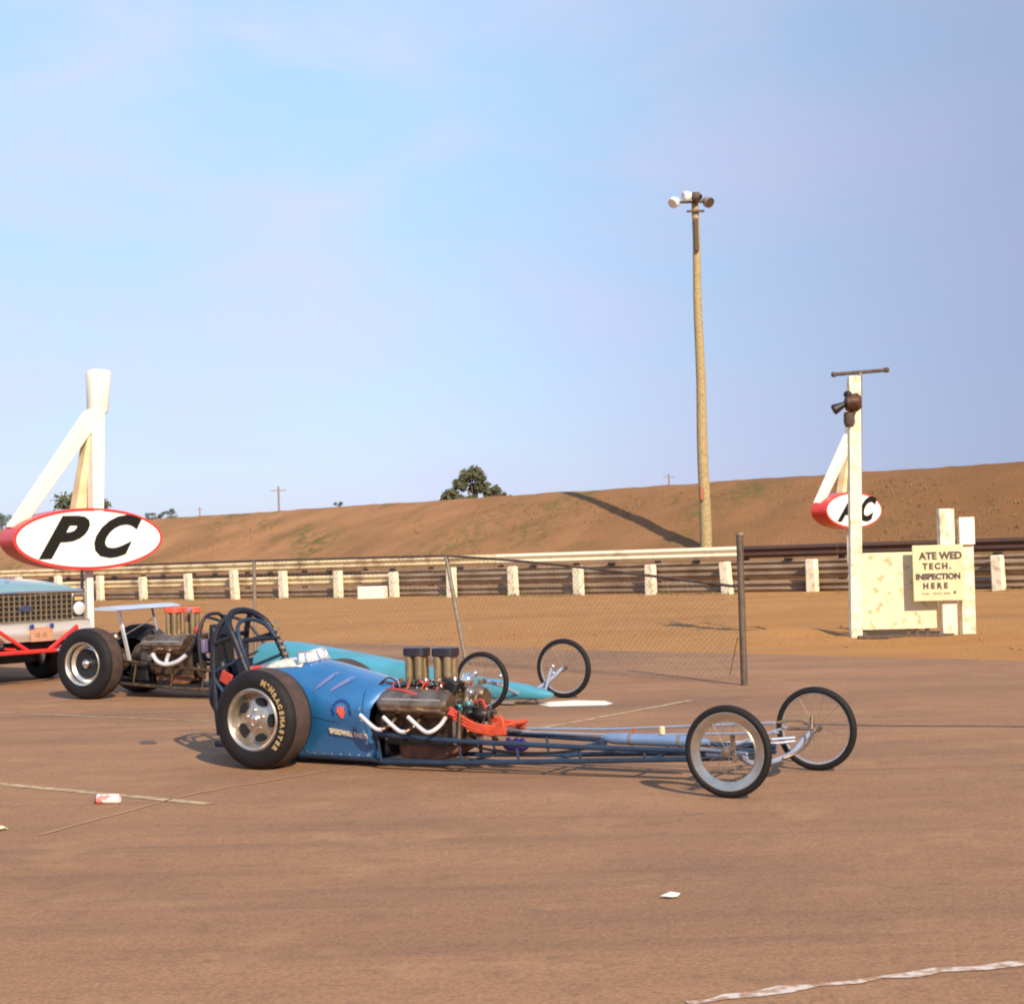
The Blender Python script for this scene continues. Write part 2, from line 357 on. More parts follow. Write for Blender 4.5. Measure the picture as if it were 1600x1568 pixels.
# litter
c = at(170, 1255); t = thing('drink_can', (c.x, c.y, 0), math.radians(-8), 'white and pink crushed drink can lying beside the cream painted line', 'can')
MB().lathe([(-.083,.012),(-.083,.026),(-.077,.032),(.07,.032),(.08,.026),(.08,.01)], (0, 0, .032), 20, 'x').build('can_body', mat('can_print', (.80,.72,.70), .35, dark=(.70,.22,.20), nscale=14, lo=.45, hi=.5), t)
MB().lathe([(-.087,.028),(-.084,.03),(-.084,.005)], (0, 0, .032), 20, 'x').build('can_end', mat('can_end_metal', (.10,.10,.28), .3, .8), t)
def scrap(px, py, rx, ry, label, m=paintw):
    c = at(px, py); mb = MB(); n = 9; vs = [(0, 0, .028)]; f = []
    for k in range(n):
        a = 2*PI*k/n; r = random.uniform(.7, 1.15); vs.append((rx*r*math.cos(a), ry*r*math.sin(a), random.uniform(.004, .02)))
    f = [(0, k+1, (k+1) % n+1) for k in range(n)]
    o = mb.add(vs, f).build('paper_scrap', m, smooth=0, solid=.002); o.location = (c.x, c.y, .003); tag(o, label, 'paper scrap')
scrap(1048, 1403, .055, .03, 'white torn paper scrap on the open asphalt at lower centre right')
scrap(3, 1297, .05, .03, 'pale paper scrap at the left edge under the painted lines', cream)

# ------------------------------------------------------------------ guard rails
def wbeam(s0, s1, D, z0, h, m, parent, ridges=2, off=.075, lab=None, sag=0):
    n = ridges*6; prof = []
    for i in range(n+1):
        t = i/n; prof.append((-off*(.5-.5*math.cos(2*PI*ridges*t)), z0+h*t))
    mb = MB(); k = 2; rings = []
    for i in range(k+1):
        s = s0+(s1-s0)*i/k; zb = zbase(s); r = []
        for d, z in prof: x, y = sd_xy(s, D+d); r.append((x-0, y, z+zb))
        for d, z in prof[::-1]: x, y = sd_xy(s, D+d+.012); r.append((x, y, z+zb))
        rings.append(r)
    return mb.loft(rings).build('beam', m, parent, smooth=50, label=lab)
# near rail A with white posts
posts_px = [(140,944),(165,942),(232,940),(303,939),(375,938),(451,937),(537,937),(624,936),(714,936),(810,936),(912,935),(1025,933),(1143,932),(1277,929),(1421,927),(1567,925)]
ra = thing('guardrail', (0, 0, 0), 0, 'near guardrail of stacked steel beams behind a row of white posts', 'guardrail')
sA = []
for px, py in posts_px[1:]:
    u = ray(px, py); k = u.x/u.y; Y = 51.8/(1+.8327*k); s, D = xy_sd(k*Y, Y); sA.append(s)
full = [sA[0]-2.75*i for i in range(6, 0, -1)]+sA+[sA[-1]+2.8*i for i in range(1, 5)]
for i, s in enumerate(full):
    x, y = sd_xy(s, -.24); zb = gz(s, -.24)
    le = random.uniform(-.085, .02)
    rot = Matrix.Rotation(math.radians(-39.8), 3, 'Z') @ Matrix.Rotation(le, 3, 'Y')
    hh = .93 if s > -8 else .98
    hh *= random.uniform(.93, 1.05)
    MB().box((x, y, zb+hh/2-.1), (.31, .22, hh+.2), rot, taper=.95).build('post', postw, ra, bevel=.03)
for i in range(len(full)-1):
    a, b = full[i], full[i+1]; left = b < -4.2
    wbeam(a+.004, b-.004, .02, .47, .34, creamrail if left else greyrail, ra)
    wbeam(a+.004, b-.004, .04, .06, .32, greyrail, ra)
# far rail B
rb = thing('guardrail', (0, 0, 0), 0, 'far guardrail at the embankment foot with a bright top beam turning dark at right', 'guardrail')
DB = 12.0
def s_at(px, D):
    u = ray(px, 880); k = u.x/u.y; b = 51.8+D*1.3014; Y = b/(1+.8327*k); return xy_sd(k*Y, Y)[0]
sturn = s_at(1160, DB); smid = s_at(790, DB)
pan = [sturn+3.9*i for i in range(-26, 12)]
for a, b in zip(pan, pan[1:]):
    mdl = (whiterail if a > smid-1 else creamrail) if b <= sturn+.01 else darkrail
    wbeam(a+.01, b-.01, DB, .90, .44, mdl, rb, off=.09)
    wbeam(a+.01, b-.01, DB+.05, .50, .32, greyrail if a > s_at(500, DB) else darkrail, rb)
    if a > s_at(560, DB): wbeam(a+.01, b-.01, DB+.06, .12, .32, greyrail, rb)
    x, y = sd_xy(a, DB+.26); MB().box((x, y, zbase(a)+.62), (.16, .2, 1.3), Matrix.Rotation(math.radians(-39.8), 3, 'Z')).build('post', rustst, rb)
    x, y = sd_xy((a+b)/2, DB-.06); MB().box((x, y, zbase(a)+.85), (.3, .08, .09), Matrix.Rotation(math.radians(-39.8), 3, 'Z')).build('bracket', blk, rb)
x, y = sd_xy(s_at(581, -.9), -.9)
o = MB().box((0, 0, .2), (.92, .4, .44)).build('concrete_block', white, None, bevel=.03); o.location = (x, y, gz(s_at(581, -.9), -.9)); o.rotation_euler = (0, 0, -.3)
tag(o, 'low white painted block on the dirt between two guardrail posts', 'block')

# ------------------------------------------------------------------ tall floodlight pole
k = ray(1103, 850); k = k.x/k.y; b = 51.8+16.0*1.3; Yp = b/(1+.8327*k); Xp = k*Yp
s_, D_ = xy_sd(Xp, Yp); zp = gz(s_, D_)
t = thing('floodlight_pole', (Xp, Yp, zp-.2), 0, 'tall wooden light pole with four floodlights, standing at the embankment foot', 'light pole')
top = atY(1085.5, 318, Yp); tl = Vector((top.x-Xp, 0, top.z-zp+.2))
MB().tube([Vector((0,0,-.3))]+[tl*(i/12)+Vector((.02*math.sin(i*1.3),0,0)) for i in range(1, 13)], [.245-.009*i for i in range(13)], 14).build('pole_shaft', wood, t)
for i, (fx, fz) in enumerate([(0, -.35), (0, .02)]):
    MB().box(tl+Vector((0, -.2, fz)), (1.35 if i else .7, .08, .09), Matrix.Rotation(.0 if i else 0, 3, 'Y')).build('crossarm', rustst, t, bevel=.01)
def flood(c, yaw, pitch, m, r=.30, lab=None):
    R = Matrix.Rotation(yaw, 3, 'Z') @ Matrix.Rotation(pitch, 3, 'X')
    mb = MB().lathe([(-.30,.07),(-.24,.12),(-.05,.22),(.10,r),(.12,r),(.115,r*.94),(.0,.2)], (0, 0, 0), 22, 'y', cap=False)
    mb.v = [tuple(R @ Vector(v)+Vector(c)) for v in mb.v]; l = mb.build('floodlight', m, t, label=lab)
    g = MB().lathe([(.09, 0.001), (.095, r*.93)], (0, 0, 0), 22, 'y'); g.v = [tuple(R @ Vector(v)+Vector(c)) for v in g.v]; g.build('lens', glass if m is floodw else rustst, l)
tp = tl
floodw = mat('flood_white', (.80,.78,.74), .4, .1)
flood(tp+Vector((-.86, -.30, .0)), math.radians(135), math.radians(-32), floodw, .20, 'white floodlight shade, leftmost on the pole')
flood(tp+Vector((-.36, -.3, .22)), math.radians(110), math.radians(-15), floodw, .20, 'white floodlight shade at the top')
flood(tp+Vector((.06, -.35, .16)), math.radians(240), math.radians(-35), rustst, .19)
flood(tp+Vector((.50, -.3, -.02)), math.radians(215), math.radians(-30), mat('grey_shade', (.30,.26,.22), .5, .3), .22)
MB().box(tl+Vector((0, -.25, -1.3)), (.16, .16, 1.3)).build('junction_box', rustst, t, bevel=.02)
MB().box(tl*.175+Vector((-.12, -.3, 0)), (.14, .12, .5)).build('meter_box', mat('rust_box', (.35,.11,.06), .7), t, bevel=.01)

# ------------------------------------------------------------------ oval advertising signs
def oval_sign(loc, rz, letters, label, first):
    t = thing('oval_sign', loc, rz, label, 'sign', 'oval red and white signs with leaning white legs')
    A, B, dep, zc = 1.40, .53, .52, 1.98
    ell = lambda a, b, n=64: [(a*math.cos(2*PI*k/n), zc+b*math.sin(2*PI*k/n)) for k in range(n)]
    MB().prism(ell(A, B), 0, dep).build('sign_case', red, t, smooth=30)
    MB().prism(ell(A-.055, B-.055), -.012, .01).build('sign_face', signw, t, smooth=30)
    for ch, xx, wd in letters:
        vs, fs = text_mesh(ch, 1.02, .006, shear=.50, bold=.046)
        MB().add([RX90 @ Vector((v.x*wd, v.y*.92, v.z))+Vector((xx, -.019, zc)) for v in vs], fs).build('letter', black, t, smooth=0)
    apex = Vector((.27, .22, 4.22))
    def leg(name, b, w0, w1, m):
        d = (apex-b); mb = MB(); rings = []
        side = Vector((1, 0, 0)); fr = Vector((0, 1, 0))
        for f, ww in ((0, w0), (1, w1)):
            c = b+d*f; rings.append([c+side*sx*ww/2+fr*sy*ww/2 for sx, sy in ((-1,-1),(1,-1),(1,1),(-1,1))])
        mb.loft(rings).build(name, m, t, bevel=.02)
    leg('leg', Vector((-1.18, .40, 2.20)), .25, .31, white)
    leg('leg', Vector((.02, .46, 2.42)), .24, .24, cream)  # cream on this leg paints in the shaded side of the white frame
    leg('leg', Vector((.17, .10, 2.38)), .21, .24, white)
    mb = MB(); rings = []
    for f, r in ((0, .14), (.03, .165), (.28, .18), (.56, .20), (.60, .175)):
        rings.append([(.30+.055*f+r*math.copysign(abs(math.cos(a))**.6, math.cos(a)), .22+r*.9*math.copysign(abs(math.sin(a))**.6, math.sin(a)), 4.16+f*1.25) for a in [2*PI*k/20 for k in range(20)]])
    mb.loft(rings).build('plug_head', white, t)
    MB().box((.10, .27, .60), (.115, .12, 1.86)).build('mast', white, t, bevel=.01)
    return t
p = atY(141, 841, 28.5)
oval_sign((p.x, p.y, -.02), math.radians(42), [('P', -.66, 1.14), ('C', .29, 1.0)], 'large oval sign reading PC on a white post behind the pickup at left', True)
p = atY(1335, 797, 48.2); s_, D_ = xy_sd(p.x, p.y)
oval_sign((p.x, p.y, p.z-1.98), math.radians(44), [('A', -.45, 1.0), ('C', .47, .95)], 'smaller looking oval sign reading AC, half hidden behind the tall white post', False)

# ------------------------------------------------------------------ inspection stand
pb = at(1337, 1000, .02); YS = pb.y
t = thing('signal_post', (pb.x, pb.y, 0), 0, 'tall square white post carrying a horn lamp beside the inspection board', 'post')
tp = atY(1334, 588, YS); hgt = tp.z
MB().loft([[(dx*.092+c, dy*.092, z) for dx, dy in ((-1,-1),(1,-1),(1,1),(-1,1))] for c, z in ((0, -.1), (tp.x-pb.x, hgt))]).build('post_shaft', postw, t, bevel=.01)
def loc(px, py, dy=0): q = atY(px, py, YS+dy); return Vector((q.x-pb.x, dy, q.z))
h = loc(1322, 629, -.25)
hb_ = mat('brown_lamp', (.15,.055,.028), .5, .3, dark=(.05,.025,.018), nscale=9)
MB().lathe([(-.10,.05),(-.07,.13),(.10,.15),(.16,.10)], h+Vector((.07,0,0)), 20, 'x').build('horn_lamp', hb_, t)
mb = MB().lathe([(-.14,.075),(-.12,.085),(.02,.05),(.12,.03)], (0,0,0), 16, 'x'); Rl = Matrix.Rotation(-.45, 3, 'Y')
mb.v = [tuple(Rl @ Vector(v)+h+Vector((-.08, 0, -.05))) for v in mb.v]; mb.build('lamp_hood', blk, t)
MB().ball(h+Vector((.03, 0, .13)), (.07, .08, .06), 12).build('lamp_top', blk, t)
MB().tube([h+Vector((.05,0,.05)), h+Vector((.2,.12,.1)), h+Vector((.18,.25,.0))], .04, 8).build('lamp_arm', rustst, t)
h2 = loc(1327, 655, -.2); MB().lathe([(-.12,.06),(-.05,.09),(.1,.085),(.12,.05)], h2, 16, 'z').build('small_lamp', rustst, t)
b2 = at(1347, 998, .02)
t2 = thing('antenna_mast', (b2.x+.01, b2.y+.25, 0), 0, 'thin brown metal mast with a crossbar behind the tall white post', 'mast')
q = atY(1344, 582, b2.y+.25); MB().tube([(0, 0, 0), (q.x-b2.x-.01, 0, q.z)], .032, 10).build('mast_pole', galv, t2)
a1 = atY(1303, 585, b2.y+.25); a2 = atY(1385, 578, b2.y+.25); o3 = Vector((b2.x+.01, b2.y+.25, 0))
MB().tube([a1-o3, a2-o3], .03, 10).build('crossbar', rustst, t2)
for a in (a1, a2): MB().ball(a-o3, .05, 10).build('end_cap', rustst, t2)
# panel with low legs
t = thing('notice_board', (0, 0, 0), 0, 'weathered white plywood panel on short legs behind the inspection sign', 'board')
Yb = YS+.12; L0, L1 = atY(1344, 864, Yb), atY(1462, 864, Yb); zb0, zb1 = atY(1344, 984, Yb).z, L0.z
wd = (L1.x-L0.x)
MB().box(((L0.x+L1.x)/2, Yb, (zb0+zb1)/2), (wd, .05, zb1-zb0)).build('panel', mat('peeling_board', (.74,.64,.42), .7, dark=(.45,.34,.20), nscale=7, lo=.33, hi=.44, bump=.3), t, bevel=.008)
for px in (1350, 1420, 1433, 1450):
    q = atY(px, 990, Yb); MB().box((q.x, Yb+.04, zb0/2-.02), (.06 if px > 1360 else .09, .05, zb0+.06)).build('leg', rustst, t)
a_ = atY(1341, 1006, YS-.32); b_ = atY(1492, 1010, YS-.32); MB().box(((a_.x+b_.x)/2, YS-.30, .045), (b_.x-a_.x, .10, .13)).build('sill_and_shadow', rustst, t, bevel=.01)  # dark sill timber, also stands in for the shadow line under the board
MB().box(((L0.x+L1.x)/2, Yb+.05, zb1-.04), (wd-.02, .05, .07)).build('frame_rail', cream, t)
# inspection sign with two posts
t = thing('inspection_sign', (0, 0, 0), 0, 'square cream sign lettered TECH INSPECTION HERE on two thick white posts', 'sign')
Yf = YS+.03
def post(px0, px1, ytop, ybot, Y, nm='post', lab=None):
    a = atY(px0, ytop, Y); b = atY(px1, ytop, Y); c = atY((px0+px1)/2, ybot, Y)
    MB().box(((a.x+b.x)/2, Y, (a.z+0)/2-.02), (b.x-a.x, .2, a.z+.06)).build(nm, postw, t, bevel=.01, label=lab)
post(1465, 1488, 796, 1000, Yf+.02, lab='taller post at the left of the sign')
post(1496, 1517, 812, 1003, Yf+.02)
a = atY(1498, 808, Yf-.12); b = atY(1523, 850, Yf-.12)
MB().box(((a.x+b.x)/2, Yf-.12, (a.z+b.z)/2), (b.x-a.x, .05, a.z-b.z)).build('top_placard', white, t, bevel=.005)
a = atY(1425, 852, Yf-.16); b = atY(1507, 937, Yf-.16); sw, sh = b.x-a.x, a.z-b.z; sc_, sz_ = (a.x+b.x)/2, (a.z+b.z)/2
board = MB().box((sc_, Yf-.16, sz_), (sw, .03, sh)).build('sign_board', mat('sign_cream', (.62,.55,.34), .6, noise=.1, nscale=6), t, bevel=.004)
ink = mat('sign_ink', (.06,.035,.035), .6)
for txt, fx, fz, size, spc in (('ATE WED', .05, .30, .155, 1.0), ('TECH.', -.03, .115, .13, 1.35), ('INSPECTION', -.01, -.07, .125, 1.0), ('HERE', -.07, -.235, .12, 1.6)):
    vs, fs = text_mesh(txt, size, .003, bold=.006, spacing=spc)
    MB().add([RX90 @ v+Vector((sc_+fx*sw, Yf-.179, sz_+fz*sh)) for v in vs], fs).build('lettering', ink, board, smooth=0)
rnd0 = random.Random(2); mb = MB()
for i in range(17):
    if i not in (5, 6, 12): mb.box((sc_-.34*sw+i*.027, Yf-.178, sz_-.37*sh), (.013, .004, rnd0.choice((.018, .024))))
mb.box((sc_+.31*sw, Yf-.178, sz_-.355*sh), (.032, .004, .045)); mb.build('small_print', ink, board)

# ------------------------------------------------------------------ chain link fence
f = thing('chain_link_fence', (0, 0, 0), 0, 'sagging chain link fence between the lot and the dirt verge', 'fence')
fp = {}
P1 = at(1163, 1070); 
T1 = atY(1155.5, 836, P1.y)
MB().tube([P1-Vector((0,0,.1)), T1], .040, 12).build('end_post', mat('dark_post', (.14,.10,.075), .6, .3, noise=.4, nscale=9), f, label='thick dark post at the right end')
MB().tube([T1, T1+Vector((0,0,.03))], .052, 12).build('post_cap', galv, f)
P2 = at(731, 1040); T2_ = atY(697, 868, P2.y+.1)
MB().tube([P2-Vector((0,0,.1)), T2_], .030, 10).build('post', galv, f, label='pale thin post leaning to the left')
P3 = at(399, 1030); T3 = atY(397, 876, P3.y)
MB().tube([P3-Vector((0,0,.1)), T3], .028, 10).build('post', galv, f)
P4 = at(129, 1012); T4 = atY(128, 885, P4.y)
MB().tube([P4-Vector((0,0,.1)), T4], .03, 10).build('post', galv, f)
MB().ball(T4, .07, 10).build('post_cap', rustst, f)
MB().tube(spline([T4, T3, T2_], 6), .018, 8).build('top_rail', rustst, f)
R1 = T1.copy(); e1 = atY(1150, 916, P1.y); mid = (T2_+e1)/2+Vector((0, 0, .035))
q = [T2_, T2_.lerp(e1, .25)+Vector((0,0,.03)), mid, T2_.lerp(e1, .75)+Vector((0,0,.02)), e1]
MB().tube(spline(q, 5), .017, 8).build('fallen_rail', rustst, f, label='loose top rail drooping to the right')
def fabric(tops, bots):
    mb = MB(); L = sum((tops[i+1]-tops[i]).length for i in range(len(tops)-1))
    def pt(u, v):
        u = min(max(u, 0), .9999)*(len(tops)-1); k = int(u); a = tops[k].lerp(tops[k+1], u-k); b = bots[k].lerp(bots[k+1], u-k)
        w_ = .03*math.sin(u*9+v*3); r = b.lerp(a, v); return r+Vector((0, w_, 0))
    n = int(L/.085)
    slope = 1.45/L
    for sg in (1, -1):
        for i in range(-int(slope*n)-1, n+int(slope*n)+1):
            pts = []
            for j in range(7):
                v = j/6; u = (i/n)+sg*slope*v
                if sg < 0: u = (i/n)+slope*(1-v) - slope*0
                if 0 <= u <= 1: pts.append(pt(u, v))
            if len(pts) > 1: mb.tube(pts, .0017, 3, cap=False)
    return mb
lt = spline(q, 3)
bots = [P2.lerp(P1, i/(len(lt)-1))+Vector((0, 0, .04)) for i in range(len(lt))]
fabric(lt, bots).build('wire_mesh', galv, f, smooth=0)
fabric([T3, T2_], [P3+Vector((0,0,.04)), P2+Vector((0,0,.04))]).build('wire_mesh', galv, f, smooth=0)
fabric([T4, T3], [P4+Vector((0,0,.04)), P3+Vector((0,0,.04))]).build('wire_mesh', galv, f, smooth=0)
MB().tube([P1+Vector((-.06,0,.55)), P1+Vector((-.16,.02,.12))], .006, 5).build('loose_wire', rustst, f)

# ------------------------------------------------------------------ wheels
def wheel_rear(name, parent, c, R, W, side, style, front_open=False):
    """side -1: outer face towards -y"""
    c = Vector(c); o = side; h = W/2; r0 = R*.60
    def L(prof, n=56): return MB().lathe([(o*a, r) for a, r in prof], (0, 0, 0), n, 'y', cap=False)
    if style == 'mag':
        rim = L([(h-.005, r0+.012), (h+.004, r0), (h-.012, r0-.02), (h-.05, r0-.03), (h-.085, r0*.80), (h-.06, r0*.52), (h-.045, r0*.30), (h-.045, .001)]).build(name, alu, parent)
    else:
        rim = L([(h-.01, r0+.008), (h+.004, r0), (h-.01, r0-.016), (h-.07, r0-.03), (h-.10, r0*.74), (h-.09, r0*.60), (h-.16, r0*.56), (h-.19, .001)]).build(name, polish, parent)
    rim.location = c
    L([(-h+.0, r0), (-h+.012, R*.74), (-h+.012, R*.90), (-h+.03, R*.965), (-h+.06, R*.99)]+[(h-.06, R*.99), (h-.03, R*.965)]+[(h-.005, R*.90), (h+.008, R*.78), (h, R*.66), (h-.012, r0+.002)]+[(h-.05, r0-.03), (-h+.04, r0-.03)], 64).build('tyre', tyre, rim)
    L([(-h+.055, R*.985), (-h+.07, R), (h-.07, R), (h-.055, R*.985)], 64).build('tread', tread, rim)
    if style == 'mag':
        for k in range(5):
            a = 2*PI*k/5+.35; rr = r0*.62; R3 = Matrix.Rotation(a, 3, 'Y')
            mb = MB(); n = 16; vs = [(.052*math.cos(2*PI*j/n), 0, .030*math.sin(2*PI*j/n)) for j in range(n)]
            cc = Vector((rr*math.sin(a), o*(h-.062), rr*math.cos(a)))
            mb.loft([[R3 @ Vector((v[0], o*dd, v[2]))+cc for v in vs] for dd in (-.02, .016)]).build('vent_hole', blk, rim)
        for k in range(5):
            a = 2*PI*k/5; MB().lathe([(o*(h-.05), .001), (o*(h-.05), .011), (o*(h-.028), .009), (o*(h-.028), .001)], (.075*math.sin(a), 0, .075*math.cos(a)), 8, 'y').build('lug_nut', chrome, rim)
        L([(h-.05, .045), (h-.02, .042), (h-.008, .03), (h-.006, .001)], 20).build('hub', chrome, rim)
        # raised sidewall lettering on the forward half of the sidewall
        if o < 0:
            for txt, a0, da, rr_, sz_t in (('RACEMASTER', 40, 9.2, .775, .050), ('M&H', 66, 8.5, .80, .058)):
                for k, chh in enumerate(txt):
                    a = math.radians(a0-k*da); vs, fs = text_mesh(chh, sz_t, .002, bold=.004)
                    tx, ou = Vector((math.sin(a), 0, -math.cos(a))), Vector((math.cos(a), 0, math.sin(a)))
                    MB().add([ou*(R*rr_)+Vector((0, -(h+.009)-v.z, 0))+tx*v.x*1.0+ou*v.y for v in vs], fs).build('letter', letter, rim, smooth=0)
    else:
        L([(h-.092, r0*.70), (h-.086, r0*.66), (h-.10, r0*.3), (h-.10, .001)], 40).build('wheel_well', blk, rim)
        MB().lathe([(o*(h-.12), .055), (o*(h-.06), .05), (o*(h-.04), .03), (o*(h-.035), .001)], (0, 0, 0), 24, 'y').build('hub', chrome, rim)
    return rim
def wheel_wire(name, parent, c, R, T, side, disc=False, spokes=24):
    c = Vector(c); t = T/2; rr = R-t*1.25
    n = 64
    rim = MB().lathe([(-t*.55, rr), (-t*.6, rr-.012), (-t*.2, rr-.02), (t*.2, rr-.02), (t*.6, rr-.012), (t*.55, rr)], (0, 0, 0), n, 'y', closed=True).build(name, polish, parent)
    rim.location = c
    pr = [(t*math.cos(2*PI*k/14)*.9, R-t*.92+t*.92*math.sin(2*PI*k/14)) for k in range(14)]
    MB().lathe(pr, (0, 0, 0), 72, 'y', closed=True).build('tyre', tyre, rim)
    mb = MB()
    for k in range(spokes):
        a = 2*PI*k/spokes; b = a+(.35 if k % 2 else -.35); y0 = .035*(1 if k % 2 else -1)
        mb.tube([(.025*math.cos(b), y0, .025*math.sin(b)), ((rr-.015)*math.cos(a), 0, (rr-.015)*math.sin(a))], .0016, 5, cap=False)
    mb.build('spokes', galv, rim)
    MB().lathe([(-.05, .012), (-.045, .03), (-.02, .018), (.02, .018), (.045, .03), (.05, .012)], (0, 0, 0), 20, 'y').build('hub', castgr, rim)
    if disc:
        s = side
        MB().lathe([(s*t*.62, rr-.004), (s*(t*.5), rr-.03), (s*.004, rr-.068), (s*.012, rr-.074), (s*(-.002), rr-.068), (s*(t*.4), rr-.02)], (0, 0, 0), n, 'y', closed=True).build('trim_ring', mat('brushed_ring', (.60,.55,.48), .30, .95, noise=.2, nscale=12), rim)
    return rim

# ------------------------------------------------------------------ dragster engine
def engine(parent, x0, tall, caps, capm, head_m, headers, wires=False, zb=.22, zt=.50, hz=0.0):
    """V8 from x0 to x0+.58; returns the block"""
    X = x0
    mb = MB().prism([(-.12, zb), (.12, zb), (.15, zt-.08), (.24, zt), (.10, zt+.06), (-.10, zt+.06), (-.24, zt), (-.15, zt-.08)], X, X+.56, 'x')
    mb.v = [(v[0], v[1], v[2]) for v in mb.v]
    bl = mb.build('engine', block, parent, bevel=.012)
    MB().prism([(X+.03, zb), (X+.56, zb), (X+.56, zb-.06), (X+.42, zb-.13), (X+.06, zb-.13), (X+.03, zb-.06)], -.13, .13).build('oil_pan', mat('rusty_pan', (.26,.10,.05), .6, .2, dark=(.10,.05,.03), nscale=9), bl, bevel=.01)
    MB().lathe([(X-.16, .12), (X-.14, .19), (X, .17)], (0, 0, (zb+zt)/2), 24, 'x').build('bell_housing', castgr, bl)
    for s in (-1, 1):
        R = Matrix.Rotation(s*-.62, 3, 'X')
        MB().box((X+.28, s*.21, zt+.0), (.57, .15, .13), R).build('cylinder_head', castgr, bl, bevel=.015)
        mb = MB(); rings = []
        for xx, k in ((X-.02, .72), (X+.02, .96), (X+.28, 1.0), (X+.54, .96), (X+.59, .70)):
            rings.append([Vector((xx, s*.27, zt+.045))+R @ Vector((0, k*.105*math.copysign(abs(math.cos(a))**.7, math.cos(a)), k*.070*math.copysign(abs(math.sin(a))**.7, math.sin(a)))) for a in [2*PI*q/18 for q in range(18)]])
        mb.loft(rings).build('valve_cover', head_m, bl)
        for dz in (-.035, 0, .035):
            c0 = Vector((0, s*.27, zt+.045)); a_ = R @ Vector((0, .075 if s > 0 else -.075, .034+0*dz))
            MB().tube([c0+a_+Vector((X+.03, 0, dz)), c0+a_+Vector((X+.55, 0, dz))], .007, 6).build('cover_rib', polish, bl)
        for q in range(5):
            MB().lathe([(-.006, .012), (.012, .010), (.014, .001)], Vector((X+.06+q*.11, s*.345, zt+.07)), 8, 'y').build('bolt', galv, bl)
    MB().box((X+.28, 0, zt+.09), (.52, .20, .09)).build('intake_manifold', castgr, bl, bevel=.02)
    MB().tube([(X+.03, -.06, zt+.12), (X+.55, -.06, zt+.12)], .012, 8).build('fuel_rail', chrome, bl)
    MB().tube([(X+.03, .06, zt+.12), (X+.55, .06, zt+.12)], .012, 8).build('fuel_rail', chrome, bl)
    for cx in caps:
        for dx in (-.045, .045):
            for dy in (-.038, .038):
                MB().lathe([(zt+.10, .030), (zt+.15, .034), (tall-.05, .034), (tall-.012, .034)], (cx+dx, dy, 0), 16, 'z').build('injector_stack', mat('stack_alloy', (.46,.36,.22), .35, .8, noise=.2, nscale=20), bl)
        mb = MB(); rings = []
        for z, k in ((tall-.065, .92), (tall-.058, 1), (tall-.006, 1), (tall, .93)):
            rings.append([(cx+.098*k*math.copysign(abs(math.cos(a))**.55, math.cos(a)), .078*k*math.copysign(abs(math.sin(a))**.55, math.sin(a)), z) for a in [2*PI*q/24 for q in range(24)]])
        mb.loft(rings).build('stack_cover', capm, bl)
        MB().box((cx, 0, zt+.115), (.19, .21, .035)).build('throttle_body', castgr, bl, bevel=.01)
    for s in (-1, 1):
        for hp in headers:
            last = hp is headers[0]; q3 = [(x, s*y, z) for x, y, z in hp]
            if last: MB().curve(q3, .0165, 12).build('exhaust_pipe', hdr, bl)
            else:
                MB().curve(q3[2:], .0165, 12).build('exhaust_pipe', hdr, bl); MB().curve(q3[:3], .0155, 12).build('exhaust_elbow', castgr, bl)
    MB().lathe([(X+.56, .10), (X+.60, .10), (X+.605, .04), (X+.63, .04)], (0, 0, zb+.07), 24, 'x').build('crank_pulley', castgr, bl)
    MB().lathe([(X+.56, .05), (X+.61, .05), (X+.612, .02)], (0, 0, zt-.02), 20, 'x').build('water_pump_pulley', galv, bl)
    MB().tube(spline([(X+.585, .10, zb+.07), (X+.585, .05, zt-.0), (X+.585, 0, zt+.035), (X+.585, -.05, zt-.0), (X+.585, -.10, zb+.07), (X+.585, -.06, zb-.0), (X+.585, 0, zb-.03), (X+.585, .06, zb)], 4, True), .009, 6, True).build('drive_belt', blk, bl)
    return bl

# ------------------------------------------------------------------ near blue dragster (local x forward, -y is the side facing us)
A = thing('blue_dragster', (-1.713, 13.377, 0), math.radians(-29.5), 'front engined blue dragster with bare dark frame rails, nearest the camera', 'dragster')
def topz(x):
    P = [(-.9,.66),(-.42,.70),(-.31,.765),(-.2,.800),(.05,.818),(.27,.80),(.54,.735),(.84,.66),(1.1,.61)]
    for (a, za), (b, zb) in zip(P, P[1:]):
        if x <= b: return za+(zb-za)*(x-a)/(b-a)
    return P[-1][1]
def secA(x, off=0, lo=0, hi=1, n=13):
    zt = topz(x); zb = .065; pts = []
    cand = [(-.20, zb), (-.23, .15), (-.265, .25), (-.304, .36), (-.335, .45), (-.312, .54), (-.265, .62)]
    wz = (zt-.45)
    for i, (y, z) in enumerate(cand): pts.append((y, z if z <= .45 else .45+(z-.45)*wz/.33))
    pts.append((-.20, .45+wz*.83)); pts.append((-.11, .45+wz*.955)); pts.append((0, zt))
    full = pts+[(-y, z) for y, z in pts[-2::-1]]
    full = [(y*(1+off/.3), z+off if z > .3 else z) for y, z in full]
    return full
def fx(z):       # forward cut line of the body panel
    P = [(.0,.87),(.07,.867),(.345,.83),(.566,.923),(.64,1.0),(.9,1.05)]
    for (a, xa), (b, xb) in zip(P, P[1:]):
        if z <= b: return xa+(xb-xa)*(z-a)/(b-a)
    return 1.05
rings = []
xs = [-.42, -.36, -.28, -.18, -.05, .08, .2, .32, .45, .58, .70, .80, .88]
for i, x in enumerate(xs):
    t_ = i/(len(xs)-1); r = []
    for y, z in secA(x):
        xe = fx(z); X = -.42+(xe+.42)*t_; zz = z
        if z > .45: zz = .45+(z-.45)*(topz(X)-.45)/(topz(x)-.45)
        r.append((X, y, zz))
    rings.append(r)
